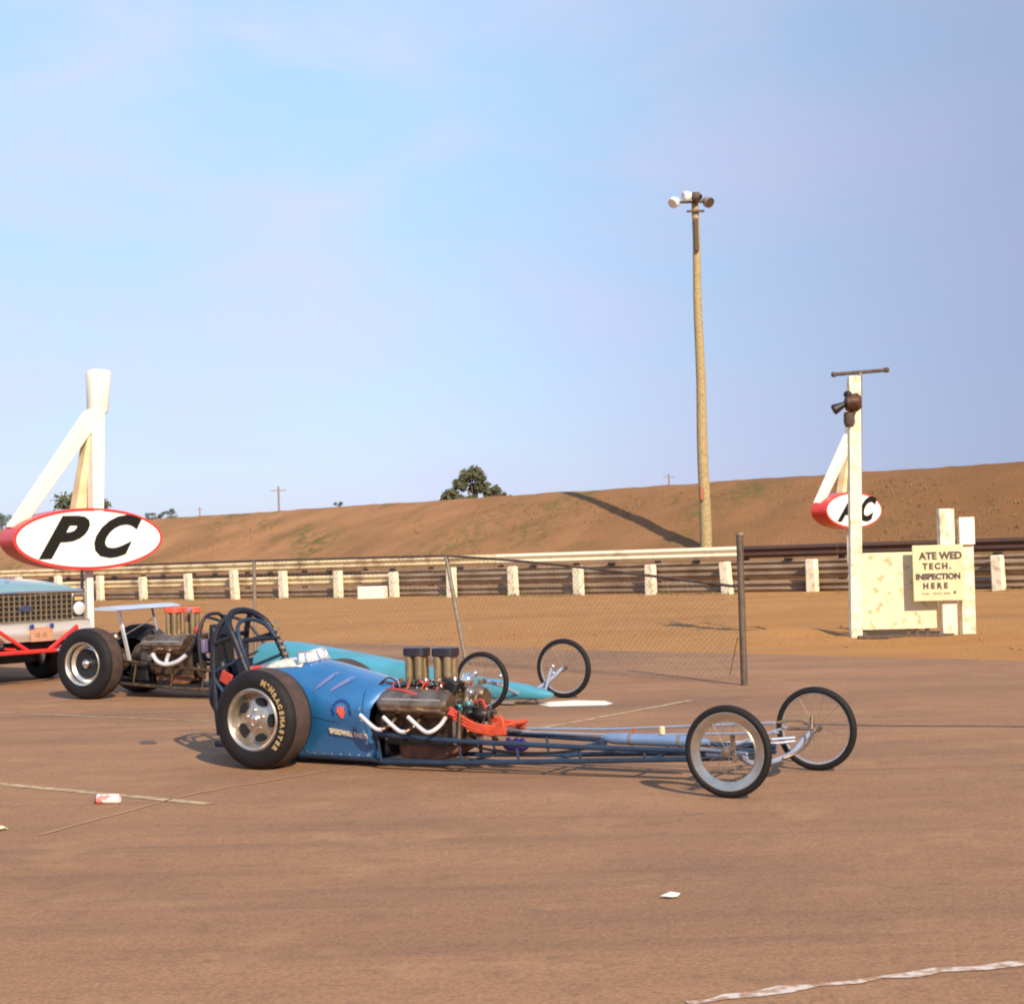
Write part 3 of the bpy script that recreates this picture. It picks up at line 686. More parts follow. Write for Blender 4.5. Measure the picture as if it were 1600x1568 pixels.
body = MB().loft(rings, caps=False).build('body', blue, A, smooth=60, solid=.006)
MB().prism([(y*.96, z*.985+.005) for y, z in secA(.80)], .775, .79, 'x').build('firewall', blk, A)
r1 = []
for x in [-.30, -.22, -.12, -.02, .06, .10]:
    s_ = secA(x, .006); s_ = [p for p in s_ if p[1] > topz(x)-.105]; m_ = s_[len(s_)//2]; 
    r1.append([(x+.05*abs(y)/.3, y, z) for y, z in [s_[0], s_[len(s_)//4], m_, s_[-1-len(s_)//4], s_[-1]]])
MB().loft(r1, caps=False, close=False).build('cowl_panel', lightcol, A, smooth=60, solid=.004)
# windscreen: small wrinkled wrap screen
rg = []
for i in range(2):
    rg.append([(.05+.17*math.cos(a)*(1-.25*i)+.0, .20*math.sin(a)*(1-.1*i), topz(.1)-.03*abs(math.sin(a))+(.085*i)) for a in [(-1.3+2.6*k/14) for k in range(15)]])
ws = MB().loft(rg, caps=False, close=False).build('windscreen', gm, A, smooth=60, solid=.006)
for a in (-1.25, -.9, -.3, .5):
    p0 = Vector((.05+.175*math.cos(a), .205*math.sin(a), topz(.1)-.03*abs(math.sin(a)))); p1 = Vector((.05+.13*math.cos(a), .185*math.sin(a), topz(.1)+.06))
    MB().tube([p0, p1], .010, 8).build('screen_strap', chrome, ws)
MB().tube([Vector((.05+.13*math.cos(a), .185*math.sin(a), topz(.1)+.058)) for a in [(-1.3+2.6*k/14) for k in range(15)]], .006, 6).build('screen_edge', mat('brown_edge', (.20,.11,.09), .5), ws)
# markings on the near flank
def flank_y(z):
    P = [(.065,-.20),(.15,-.23),(.25,-.265),(.36,-.304),(.45,-.335),(.54,-.312),(.62,-.265),(.70,-.2)]
    for (a, ya), (b, yb) in zip(P, P[1:]):
        if z <= b: return ya+(yb-ya)*(z-a)/(b-a)
    return -.2
def decal(name, polyfs, m, off=.006):
    mb = MB(); vs, fs = polyfs; return mb.add([(x, flank_y(z)-off, z) for x, z in vs], fs).build(name, m, A, smooth=60)
def ringpoly(cx, cz, r0, r1, a0, a1, n=28):
    vs = []; 
    for k in range(n+1):
        a = a0+(a1-a0)*k/n; vs += [(cx+r0*math.cos(a), cz+r0*math.sin(a)), (cx+r1*math.cos(a), cz+r1*math.sin(a))]
    return vs, [(2*k, 2*k+1, 2*k+3, 2*k+2) for k in range(n)]
decal('emblem_ring', ringpoly(.603, .437, .070, .092, math.radians(-25), math.radians(205)), mat('deep_blue_ink', (.015,.045,.20), .5))
ml = [(0,.045),(.013,.022),(.034,.04),(.032,.005),(.047,-.0),(.025,-.03),(.015,-.05),(-.015,-.05),(-.025,-.03),(-.047,0),(-.032,.005),(-.034,.04),(-.013,.022)]
decal('emblem', ([(.603, .432)]+[(.603+x*.95, .437+z*1.1) for x, z in ml], [(0, k+1, (k+1) % len(ml)+1) for k in range(len(ml))]), emred, .009)
xx = .462
bodylet = mat('side_lettering', (.80,.68,.50), .5)
vs, fs = text_mesh('SPEEDWAY PARTS', .058, .0015, bold=.0016)
x0_ = min(v.x for v in vs); w0_ = max(v.x for v in vs)-x0_
vs = [((v.x-x0_)/w0_*.345, v.y, v.z) for v in vs]
MB().add([(.462+x, flank_y(.278-x*.11+y)-.018-z, .278-x*.11+y) for x, y, z in vs], fs).build('lettering', bodylet, A, smooth=0)
for cx, cz, ln in ((.36, .675, .09), (.50, .665, .10)):
    pts = [(cx+ln*t, flank_y(.62)+.02+.075*t, .0) for t in (0, .25, .5, .75, 1)]
    vs = []
    for i, tt in enumerate((0, .25, .5, .75, 1)):
        x = cx+ln*tt*1.5-.03; s_ = secA(x, .007); 
        def yz(fr): 
            q = s_[5+int(fr)]; q2 = s_[6+int(fr)]; g = fr-int(fr); return (q[0]+(q2[0]-q[0])*g, q[1]+(q2[1]-q[1])*g)
        b0 = yz(.5+tt*1.3); b1 = yz(1.0+tt*1.4); vs += [(x, *b0), (x+.02, *b1)]
    MB().add(vs, [(2*i, 2*i+1, 2*i+3, 2*i+2) for i in range(4)]).build('script', fadedred, A, smooth=60)
sm_ = mat('seam', (.01,.03,.09), .6)
for x in (.16, .80):
    MB().add([(x+dx, flank_y(z)-.004, z) for z in (.07,.15,.25,.36,.45,.54,.60) for dx in (0, .006)], [(2*i, 2*i+1, 2*i+3, 2*i+2) for i in range(6)]).build('panel_seam', sm_, A)
MB().add([(x, flank_y(z)-.004, z) for x in [-.05+.06*i for i in range(11)] for z in (.452-(x+.05)*.18, .446-(x+.05)*.18)], [(2*i, 2*i+1, 2*i+3, 2*i+2) for i in range(10)]).build('panel_seam', sm_, A)
mb = MB()
for x in (.185, .775):
    for z in (.10, .19, .28, .37, .46): mb.lathe([(-.004, .001), (-.004, .008), (.0, .009)], (x, flank_y(z)-.002, z), 8, 'y')
for i in range(7): mb.lathe([(-.004, .001), (-.004, .008), (.0, .009)], (.25+i*.085, flank_y(.09)-.002, .09), 8, 'y')
mb.build('fasteners', polish, A, kind='stuff')
# wheels, axle, tanks
wheel_rear('rear_wheel', A, (0, -.515, .385), .385, .295, -1, 'mag')
wheel_rear('rear_wheel', A, (0, .50, .385), .385, .295, 1, 'mag')
MB().tube([(0, -.42, .385), (0, .42, .385)], .045, 12).build('rear_axle', block, A)
MB().ball((0, 0, .385), (.15, .14, .15), 16).build('differential', castgr, A)
wheel_wire('front_wheel', A, (3.925, -.70, .301), .301, .058, -1, disc=True)
wheel_wire('front_wheel', A, (4.035, .70, .301), .301, .058, 1)
# frame rails
def rail(pts, r=.0195, m=dblue): return MB().tube(pts, r, 10).build('frame_rail', m, A)
for s in (-1, 1):
    rail([(-.72, s*.20, .30), (-.42, s*.21, .28), (.80, s*.23, .264), (.95, s*.285, .262), (1.65, s*.27, .236), (2.6, s*.225, .223), (3.5, s*.18, .226), (3.93, s*.15, .235)])
    rail([(-.72, s*.18, .12), (-.3, s*.19, .07), (.80, s*.20, .06), (.95, s*.27, .058), (1.6, s*.255, .075), (2.4, s*.21, .112), (3.45, s*.17, .168), (3.93, s*.15, .20)])
    for x, z0, z1 in ((.92,.06,.26),(1.62,.075,.235),(2.1,.10,.228),(2.6,.12,.222),(3.1,.15,.224),(3.55,.17,.225)):
        k = 1-(x-.9)/7.5
        MB().tube([(x, s*.27*k, z0), (x-.02, s*.285*k, z1)], .011, 8).build('frame_strut', dblue, A)
for x, y, z in ((1.62,.262,.075),(2.35,.215,.11),(3.1,.19,.148),(3.9,.15,.2),(2.6,.225,.222),(3.6,.17,.226)):
    MB().tube([(x, -y, z), (x, y, z)], .012, 8).build('cross_tube', dblue, A)
# front axle, steering
fa = MB().curve([(3.93, -.66, .301), (3.93, -.52, .25), (3.94, -.30, .17), (3.96, 0, .15), (3.99, .30, .17), (4.01, .52, .25), (4.03, .66, .301)], .019, 12).build('front_axle', palem, A)
for s in (-1, 1):
    MB().tube([(3.98+s*.05, s*.60, .22), (3.98+s*.05, s*.63, .40)], .016, 10).build('kingpin', castgr, fa)
    MB().tube([(3.96, s*.46, .235), (3.55, s*.18, .20)], .011, 8).build('radius_rod', palem, fa)
    MB().tube([(3.96, s*.46, .260), (3.50, s*.18, .235)], .011, 8).build('radius_rod', palem, fa)
    MB().tube([(3.98+s*.05, s*.6, .31), (3.86, s*.56, .31)], .012, 8).build('steering_arm', castgr, fa)
    MB().tube([(3.98+s*.05, s*.60, .301), (3.98+s*.055, s*.70, .301)], .014, 8).build('spindle', castgr, fa)
MB().tube([(3.86, -.56, .31), (3.86, .56, .32)], .010, 8).build('tie_rod', palem, A)
MB().tube([(1.75, .22, .283), (2.6, .24, .30), (3.86, .30, .378), (3.9, .45, .37)], .009, 8).build('drag_link', palem, A)
MB().tube([(1.70, .20, .262), (2.7, .22, .262), (3.9, .30, .31)], .008, 8).build('brake_line', palem, A)
MB().curve([(4.0, .10, .16), (4.08, .22, .20), (4.10, .40, .27), (4.04, .5, .36), (3.96, .42, .385), (3.88, .32, .378)], .009, 8).build('steering_loop', castgr, A)
# nose tank, small fittings
MB().lathe([(2.66, .01), (2.68, .024), (2.74, .038), (2.82, .043), (3.30, .043), (3.42, .036), (3.50, .02)], (0, 0, .265), 28, 'x').build('fuel_tank', mat('tank_blue', (.20,.30,.50), .4, .3, noise=.2, nscale=9), A)
for x in (2.90, 3.28): MB().lathe([(x-.012, .046), (x+.012, .046), (x+.012, .042), (x-.012, .042)], (0, 0, .265), 28, 'x', closed=True).build('tank_strap', galv, A)
MB().lathe([(0, .022), (.05, .022), (.055, .012)], (3.14, 0, .31), 14, 'z').build('filler_cap', cream, A)
MB().tube([(2.92, 0, .31), (2.92, 0, .345)], .008, 8).build('vent_pipe', orange, A)
pu = MB().ball((1.95, 0, .185), (.11, .07, .05), 14).build('fuel_pump', purple, A)
for dx in (-.05, .02, .07): MB().lathe([(0, .018), (.03, .016), (.034, .004)], (1.95+dx, -.03, .215), 10, 'z').build('fitting', purple, pu)
MB().curve([(1.60, -.1, .20), (1.8, -.12, .16), (2.2, -.1, .15), (2.5, -.05, .18), (2.68, 0, .22)], .010, 8).build('fuel_line', blk, A)
MB().curve([(1.7, .1, .13), (2.0, .06, .115), (2.4, .08, .12), (2.75, .03, .17)], .012, 8).build('fuel_line', dblue, A)
MB().tube([(-.9, .0, .10), (.9, 0, .10)], .03, 10).build('driveshaft', block, A)
# roll cage and seat
cg = MB().curve([(-.34, -.27, .70), (-.46, -.27, .96), (-.555, -.235, 1.10), (-.61, -.13, 1.175), (-.625, .0, 1.195), (-.61, .13, 1.175), (-.555, .235, 1.10), (-.46, .27, .95), (-.33, .27, .70)], .028, 12).build('roll_cage', navy, A)
MB().curve([(-.36, -.235, .72), (-.44, -.235, .96), (-.50, -.19, 1.06), (-.54, -.08, 1.115), (-.54, .08, 1.115), (-.50, .19, 1.06), (-.44, .235, .96)], .017, 10).build('cage_tube', dblue, cg)
for s in (-1, 1):
    MB().curve([(-.61, s*.12, 1.17), (-.68, s*.17, 1.10), (-.725, s*.20, .98), (-.74, s*.21, .78), (-.72, s*.21, .45), (-.70, s*.20, .20)], .024, 12).build('cage_tube', navy, cg)
    MB().tube([(-.48, s*.27, 1.0), (-.73, s*.21, .93)], .017, 10).build('cage_tube', navy, cg)
    MB().tube([(-.74, s*.21, .70), (-.42, s*.27, .82)], .014, 10).build('cage_tube', dblue, cg)
    MB().tube([(-.74, s*.21, .66), (-.42, s*.22, .30)], .016, 10).build('cage_tube', dblue, cg)
    MB().tube([(-.42, s*.22, .28), (-.38, s*.26, .72)], .016, 10).build('cage_tube', dblue, cg)
MB().tube([(-.455, -.27, .96), (-.455, .27, .96)], .020, 10).build('cage_tube', navy, cg)
MB().tube([(-.725, -.2, 1.0), (-.725, .2, 1.0)], .020, 10).build('cage_tube', navy, cg)
for k in range(7):     # pale lacing on the padding of the far leg
    z = .78+k*.05; x = -.36-.0*(k)-(z-.76)*.5; MB().lathe([(-.012, .029), (.012, .029), (.012, .02), (-.012, .02)], (x+.02, .27, z), 10, 'z', closed=True).build('padding_lace', galv, cg)
seat = MB().prism([(-.70,.20), (-.30,.16), (-.30,.24), (-.56,.30), (-.64,.62), (-.66,.80), (-.71,.80), (-.72,.60)], -.19, .19).build('seat', blk, A, bevel=.03)
MB().prism([(-.62,.66), (-.59,.66), (-.62,.78), (-.66,.78)], -.12, .12).build('headrest', navy, seat, bevel=.02)
MB().box((-.60, -.225, .66), (.12, .02, .10), Matrix.Rotation(.4, 3, 'Y')).build('side_bolster', redhose, seat, bevel=.01)
MB().box((-.45, 0, .72), (.10, .30, .05)).build('shoulder_belt', redhose, seat, bevel=.01)
pk = MB().ball((-.80, 0, .52), (.10, .18, .20), 16).build('parachute_pack', navy, A)
MB().lathe([(.0, .085), (.006, .095), (.012, .085)], (-.20, 0, .72), 26, 'x').build('steering_wheel', blk, A)
# engine
H1 = []
for xs_, ze in ((1.50, .362), (1.28, .355), (1.07, .365), (.86, .37)):
    H1.append([(xs_, .26, ze+.045), (xs_-.01, .33, ze-.01), (xs_-.055, .385, ze-.050), (xs_-.115, .395, ze-.040), (xs_-.235, .415, ze+.060)])
en = engine(A, .96, .905, (1.09, 1.35), mat('dark_stack_cover', (.025,.02,.035), .45, noise=.3, nscale=20), castgr, H1[:3], zb=.20, zt=.475)
for k in range(3):
    MB().curve([(.96, -.22+.01*k, .60-.01*k), (1.12, -.27, .60-.012*k), (1.30, -.30, .565-.015*k), (1.46, -.29, .52-.02*k), (1.58, -.26, .46-.02*k)], .014, 8).build('red_hose', redhose, en)
for k in range(4):
    MB().curve([(.99+.14*k, -.10, .62), (1.0+.14*k, -.18, .655), (1.02+.13*k, -.25, .60)], .006, 6).build('spark_lead', redhose, en)
rc = random.Random(4)
for k in range(34):
    x, y = rc.uniform(.97, 1.62), rc.uniform(-.20, .12); z = .60+rc.uniform(-.03, .07)-(.12 if x > 1.5 else 0)
    m_ = rc.choice([chrome, castgr, blk, alu, block, redhose])
    if k % 3: MB().lathe([(0, .006), (.004, .016), (.03, .015), (.045, .007)], (x, y, z-.02), 10, 'z').build('fitting', m_, en)
    else: MB().box((x, y, z), (rc.uniform(.02, .06), rc.uniform(.02, .05), rc.uniform(.02, .04)), Matrix.Rotation(rc.uniform(0, 3), 3, 'Z')).build('bracket', m_, en, bevel=.004)
for k in range(9):
    x = rc.uniform(.98, 1.45); x2 = x+rc.uniform(-.2, .25)
    MB().curve([(x, -.06, .60), ((x+x2)/2, rc.uniform(-.24, -.12), rc.uniform(.62, .69)), (x2, rc.uniform(-.24, -.1), .60)], rc.choice([.005, .007, .009]), 6).build('hose', rc.choice([blk, blk, redhose, chrome]), en)
for k in range(7):
    x = rc.uniform(1.50, 1.80); MB().curve([(x, rc.uniform(-.2, .1), rc.uniform(.40, .52)), (x+rc.uniform(-.1, .1), rc.uniform(-.24, 0), rc.uniform(.30, .46)), (x+rc.uniform(-.1, .12), rc.uniform(-.2, .1), rc.uniform(.14, .26))], rc.choice([.006, .010, .014]), 6).build('hose', rc.choice([blk, castgr, dblue, block]), en)
# orange drooping strap bundle with front mount plates
fm = MB().prism([(1.48,.475), (1.56,.44), (1.72,.355), (1.90,.335), (1.93,.44), (1.97,.40), (1.985,.285), (1.86,.27), (1.68,.30), (1.55,.375)], -.22, -.185).build('orange_mount', orange, A, bevel=.01)
for s in (-.20, .14):
    for dz in (0, .035, .07):
        MB().curve([(1.48, s, .49-dz*.8), (1.60, s-.015, .42-dz*.8), (1.74, s-.01, .355-dz*.5), (1.95, s, .34-dz*.5)], .013, 8).build('orange_strap', orange, fm)
for x, z in ((1.95, .35), (1.75, .33)): MB().tube([(x, -.21, z), (x, .16, z)], .016, 8).build('cross_bar', orange, fm)
for s in (-1, 1):
    MB().tube([(1.60, s*.24, .235), (1.60, s*.22, .45)], .016, 10).build('front_mount_leg', castgr, A)
    MB().box((1.535, s*.15, .32), (.035, .10, .25)).build('motor_plate', alu, A, bevel=.006)
mg = MB().box((1.425, -.05, .575), (.14, .16, .21), Matrix.Rotation(.38, 3, 'Y')).build('magneto', blk, en, bevel=.015)
MB().prism([(1.33,.665), (1.35,.67), (1.44,.48), (1.42,.475)], -.14, .04).build('magneto_plate', alu, en, bevel=.004)
ch = MB().ball((1.565, -.04, .665), (.055, .055, .060), 18).build('breather_bulb', chrome, en)
MB().ball((1.625, -.02, .715), (.020, .022, .026), 12).build('breather_knob', chrome, ch)
MB().tube([(1.56, -.03, .62), (1.54, -.03, .45)], .02, 10).build('breather_pipe', polish, ch)
MB().ball((1.60, -.05, .575), (.026, .03, .026), 12).build('chrome_fitting', chrome, en)
MB().box((1.50, -.08, .455), (.09, .10, .08))  .build('teal_reservoir', mat('teal_can', (.12,.30,.33), .35, .4), en, bevel=.012)
MB().box((1.60, -.08, .47), (.05, .08, .09))  .build('teal_reservoir', mat('teal_can', (.12,.30,.33), .35, .4), en, bevel=.012)
MB().ball((1.68, -.03, .415), (.09, .08, .06), 14).build('dark_pump', blk, en)
MB().tube([(1.66, -.03, .37), (1.66, -.03, .12)], .015, 8).build('pump_stand', rustst, A)
MB().curve([(1.62, -.05, .50), (1.70, -.06, .52), (1.72, -.05, .46)], .014, 8).build('red_coupling', redhose, en)
MB().curve([(1.36, -.12, .60), (1.25, -.16, .63), (1.05, -.14, .62), (.95, -.1, .60)], .009, 8).build('throttle_cable', blk, en)
MB().box((1.22, 0, .20), (.55, .42, .03)).build('belly_plate', blk, A)
MB().box((.93, 0, .28), (.04, .44, .36)).build('flywheel_shield', blk, A, bevel=.02)

# ------------------------------------------------------------------ turquoise rear engined dragster
B = thing('turquoise_dragster', (-4.780, 19.972, 0), math.radians(-27.06), 'rear engined turquoise dragster with a pale wing, parked beyond the blue one', 'dragster')
wheel_rear('rear_wheel', B, (0, -.465, .415), .415, .30, -1, 'steel')
wheel_rear('rear_wheel', B, (0, .44, .415), .415, .30, 1, 'steel')
MB().tube([(0, -.40, .415), (0, .40, .415)], .05, 12).build('rear_axle', block, B)
MB().ball((0, 0, .415), (.16, .14, .16), 16).build('differential', block, B)
wheel_wire('front_wheel', B, (5.355, -.745, .302), .302, .062, -1)
wheel_wire('front_wheel', B, (5.565, .745, .322), .322, .066, 1)
def secB(x, w_, zb, zt, n=16):
    r = []
    zc = (zb+zt)/2; hh = (zt-zb)/2
    for k in range(n):
        a = 2*PI*k/n; c_, s_ = math.cos(a), math.sin(a)
        r.append((x, w_*math.copysign(abs(c_)**.55, c_), zc+hh*math.copysign(abs(s_)**.55, s_)))
    return r
MB().loft([secB(*q) for q in ((2.18,.27,.08,.60),(2.24,.28,.07,.645),(2.35,.28,.07,.655),(2.6,.275,.07,.645),(2.9,.26,.07,.60),(3.4,.24,.07,.53),(4.0,.21,.07,.43),(4.6,.18,.06,.33),(5.1,.15,.055,.255),(5.45,.125,.055,.21),(5.68,.08,.06,.16),(5.78,.03,.085,.125))]).build('body', turq, B, smooth=50)
MB().prism([(1.5,.09),(2.2,.09),(2.2,.50),(1.9,.44),(1.5,.36)], -.20, .20).build('cockpit_tub', blk, B, bevel=.02)
for s in (-1, 1): MB().tube([(1.65, s*.26, .33), (2.25, s*.25, .56)], .016, 8).build('frame_rail', block, B)
for s in (-1, 1):
    MB().tube([(-.2, s*.22, .46), (.28, s*.25, .435), (1.5, s*.26, .335), (1.65, s*.26, .33)], .018, 10).build('frame_rail', block, B)
    MB().tube([(-.2, s*.22, .20), (.37, s*.25, .16), (1.49, s*.26, .105), (1.7, s*.26, .095)], .018, 10).build('frame_rail', block, B)
    for x in (.0, .45, 1.0, 1.45): MB().tube([(x, s*.25, .17-.03*x), (x+.05, s*.25, .45-.075*x)], .012, 8).build('frame_strut', block, B)
MB().box((.95, 0, .15), (1.2, .48, .03)).build('belly_pan', blk, B)
# wing
wg = []
for y in (-.56, .56):
    wg.append([(.32+x, y, 1.045+z) for x, z in ((-.20,-.005),(-.17,.014),(-.05,.034),(.08,.034),(.18,.012),(.21,-.004),(.15,-.014),(-.05,-.010))])
MB().loft(wg).build('wing', wingm, B, smooth=40)
wn = MB().loft([[(x0, -.26, z) for x0 in (.225, .275)]+[(x0, -.245, z) for x0 in (.275, .225)] for z in (1.03,)]+[[(.385, -.26, .42), (.435, -.26, .42), (.435, -.245, .42), (.385, -.245, .42)]]).build('wing_strut', hdr, B, bevel=.003)
MB().tube([(.34, .25, 1.03), (.44, .25, .66)], .014, 8).build('wing_strut', palem, B)
MB().tube([(.34, .25, .90), (.22, -.25, .68)], .007, 6).build('wing_brace', galv, B)
H2 = []
en2 = engine(B, .66, 1.045, (.86, 1.13), mat('red_stack_cover', (.72,.10,.06), .5), castgr, [], zb=.26, zt=.60)
for s in (-1, 1):
    MB().curve([(.84, s*.36, .52), (.92, s*.38, .44), (1.05, s*.38, .405), (1.2, s*.37, .44), (1.30, s*.34, .51)], .026, 12).build('exhaust_pipe', hdr, en2)
    MB().curve([(1.0, s*.26, .53), (1.03, s*.34, .47), (1.05, s*.38, .42)], .024, 12).build('exhaust_pipe', hdr, en2)
    MB().curve([(.78, s*.26, .53), (.80, s*.33, .50), (.84, s*.36, .50)], .024, 12).build('exhaust_pipe', hdr, en2)
MB().ball((1.30, -.1, .78), (.05, .05, .06), 12).build('red_magneto_cap', redhose, en2)
MB().box((1.28, -.05, .68), (.14, .16, .14)).build('front_cover', castgr, en2, bevel=.02)
MB().lathe([(.98, .025), (1.02, .028), (1.04, .012)], (1.22, -.15, 0), 12, 'z').build('chrome_stack', chrome, en2)
MB().ball((.45, -.02, .50), (.14, .16, .13), 14).build('transmission', block, B)
MB().box((.52, -.1, .28), (.22, .20, .20)).build('oil_tank', blk, B, bevel=.03)
MB().ball((.15, -.22, .70), (.07, .05, .07), 12).build('catch_can', castgr, B)
cb = MB().curve([(1.45, -.25, .35), (1.42, -.25, .70), (1.44, -.17, .92), (1.46, 0, .97), (1.44, .17, .92), (1.42, .25, .70), (1.45, .25, .35)], .02, 10).build('roll_cage', navy, B)
for s in (-1, 1):
    MB().curve([(1.45, s*.15, .94), (1.75, s*.2, .86), (1.98, s*.25, .60)], .017, 10).build('cage_tube', navy, cb)
    MB().tube([(1.44, s*.2, .85), (1.2, s*.24, .40)], .015, 10).build('cage_tube', navy, cb)
MB().prism([(1.5,.2),(1.62,.2),(1.60,.80),(1.5,.86)], -.18, .18).build('seat', blk, B, bevel=.03)
MB().box((1.40, -.12, .60), (.10, .16, .16)).build('side_box', mat('violet_box', (.13,.11,.22), .5), B, bevel=.02)
MB().curve([(5.36, -.70, .302), (5.40, -.45, .24), (5.44, -.1, .12), (5.46, .1, .12), (5.52, .42, .20), (5.56, .70, .322)], .019, 10).build('front_axle', palem, B)
MB().tube([(5.62, .14, .11), (5.56, .44, .34)], .015, 10).build('radius_rod', palem, B)
for s in (-1, 1):
    for dz in (0, .07): MB().ball((5.50, s*.62, .28+dz), .022, 10).build('spindle_joint', chrome, B)
MB().prism([(5.12,.05), (5.42,.05), (5.40,.02), (5.15,.02)], -.16, -.10).build('skid_plate', polish, B)
MB().tube([(3.3, -.2, .05), (5.3, -.13, .045)], .012, 8).build('lower_rail', block, B)

# ------------------------------------------------------------------ pickup truck (local x forward, y to its left)
hd = math.atan2(-.66, .75)
ctr = atY(39, 955, 22.0)
K = thing('pickup_truck', (ctr.x, ctr.y, 0), hd, 'blue green pickup truck with chrome bumper and square egg crate grille, at the left edge', 'pickup truck')
def ksec(x, w_, z0, z1, rr=.06, n=5):
    pts = [(-w_, z0), (w_, z0)]
    for i in range(n+1): a = PI/2*i/n; pts.append((w_-rr+rr*math.cos(a), z1-rr+rr*math.sin(a)))
    for i in range(n+1): a = PI/2+PI/2*i/n; pts.append((-w_+rr+rr*math.cos(a), z1-rr+rr*math.sin(a)))
    return [(x, y, z) for y, z in pts]
fend = MB().loft([ksec(*q) for q in ((-.04,.955,.62,1.20,.09),(-.10,.97,.60,1.235,.10),(-.7,.985,.58,1.29,.11),(-1.35,.985,.58,1.33,.11))]).build('front_body', truckp, K, smooth=50)
hood = []
for x, z in ((-.00, 1.20), (-.03, 1.255), (-.15, 1.31), (-.7, 1.375), (-1.30, 1.415)):
    hood.append([(x-.04*abs(y)**2, y, z-.035*(abs(y)/.8)**3) for y in (-.80,-.6,-.45,-.2,0,.2,.45,.6,.80)]+[(x-.03, y, z-.10) for y in (.8, -.8)])
MB().loft(hood).build('hood', truckp, K, smooth=50)
MB().tube([(-.02, -.90, 1.205), (.0, 0, 1.215), (-.02, .90, 1.205)], .022, 8).build('hood_trim', chrome, K)
MB().box((-.42, 0, 1.365), (.10, .03, .025)).build('hood_ornament', chrome, K, bevel=.006)
# grille with individual bars
gr = MB().box((-.022, 0, 1.0), (.03, 1.44, .37)).build('grille', blk, K)
brass = mat('dull_grille', (.40,.31,.20), .4, .7, noise=.2, nscale=12)
for i in range(19): MB().box((-.004, -.72+i*.08, 1.0), (.022, .020, .37)).build('vertical_bar', brass, gr)
for i in range(6): MB().box((.0, 0, .835+i*.066), (.022, 1.44, .012)).build('horizontal_bar', brass, gr)
MB().prism([(-.11,.975),(-.035,.975),(-.035,.955),(.035,.955),(.035,.975),(.11,.975),(.09,1.02),(.035,1.02),(.035,1.045),(-.035,1.045),(-.035,1.02),(-.09,1.02)], .012, .028, 'x').build('emblem', mat('emblem_blue', (.07,.08,.16), .3, .4), gr, bevel=.003)
for s in (-1, 1):
    hb = MB().box((-.03, s*.835, 1.0), (.05, .21, .36)).build('headlight_bezel', alu, K, bevel=.015)
    MB().box((-.005, s*.825, 1.0), (.02, .17, .29)).build('bezel_well', blk, hb, bevel=.01)
    MB().lathe([(.004, .088), (.02, .09), (.03, .07), (.036, .03), (.037, .001)], (0, s*.825, .97), 24, 'x').build('headlight', glass, hb)
    MB().box((.008, s*.825, 1.10), (.014, .13, .05)).build('marker_lamp', mat('amber_lens', (.6,.35,.14), .3), hb, bevel=.005)
    MB().tube([(-.02, s*.95, .80), (-.03, s*.955, 1.19)], .016, 8).build('corner_trim', alu, K)
bp_ = []
for y in (-1.0, -.93, -.7, 0, .7, .93, 1.0):
    xo = .16-.03*abs(y)**3-(.10 if abs(y) > .98 else 0)
    bp_.append([(xo+dx, y, z) for dx, z in ((-.10,.56),(-.01,.57),(.0,.62),(.012,.645),(.012,.70),(0,.72),(-.005,.79),(-.03,.805),(-.10,.805))])
MB().loft(bp_).build('bumper', mat('dull_bumper', (.74,.68,.62), .38, .6), K, smooth=40)
MB().box((.01, 0, .815), (.16, 1.88, .02)).build('gravel_pan', alu, K)
pl = MB().box((.20, .12, .66), (.01, .34, .19)).build('licence_plate', plate_m, K, bevel=.004)
for s in (-1, 1): MB().box((.205, .12+s*.15, .765), (.03, .06, .06)).build('plate_clamp', mat('blue_clamp', (.02,.05,.22), .4), pl, bevel=.01)
for i in range(2): MB().lathe([(0, .028), (.003, .028), (.003, .018), (0, .018)], (.207, .06+i*.10, .65), 16, 'x', closed=True).build('plate_figure', mat('plate_dark', (.20,.10,.09), .5), pl)
MB().box((-.05, 0, .48), (.10, 1.4, .14)).build('front_valance', blk, K, bevel=.02)
# cab, bed
MB().loft([[(-1.36,-.93,.55),(-1.36,.93,.55),(-1.36,.93,1.30),(-1.36,-.93,1.30)],[(-3.0,-.95,.55),(-3.0,.95,.55),(-3.0,.95,1.32),(-3.0,-.95,1.32)]]).build('cab', truckp, K, bevel=.03)
MB().loft([[(-1.95,-.88,1.30),(-1.95,.88,1.30),(-2.95,.88,1.31),(-2.95,-.88,1.31)],[(-2.40,-.74,1.76),(-2.40,.74,1.76),(-2.85,.74,1.78),(-2.85,-.74,1.78)]]).build('cab_glass', mat('cab_window', (.03,.04,.05), .08), K)
MB().loft([[(-2.38,-.75,1.76),(-2.38,.75,1.76),(-2.88,.75,1.78),(-2.88,-.75,1.78)],[(-2.45,-.66,1.83),(-2.45,.66,1.83),(-2.80,.66,1.84),(-2.80,-.66,1.84)]]).build('roof', truckp, K, bevel=.03)
MB().loft([[(-3.03,-.97,.55),(-3.03,.97,.55),(-3.03,.97,1.25),(-3.03,-.97,1.25)],[(-5.1,-.97,.58),(-5.1,.97,.58),(-5.1,.97,1.27),(-5.1,-.97,1.27)]]).build('cargo_bed', truckp, K, bevel=.03)
for s in (-1, 1):
    for x in (-.85, -4.0):
        wl = MB().lathe([(s*.09, .001), (s*.07, .10), (s*.09, .17), (s*.10, .205), (s*.10, .21), (0, .21)], (0, 0, 0), 30, 'y').build('wheel', polish, K); wl.location = (x, s*.82, .36)
        MB().lathe([(-.11, .21), (-.12, .28), (-.11, .345), (-.08, .36), (.08, .36), (.11, .345), (.12, .28), (.11, .21)], (0, 0, 0), 40, 'y', closed=True).build('tyre', tyre, wl)
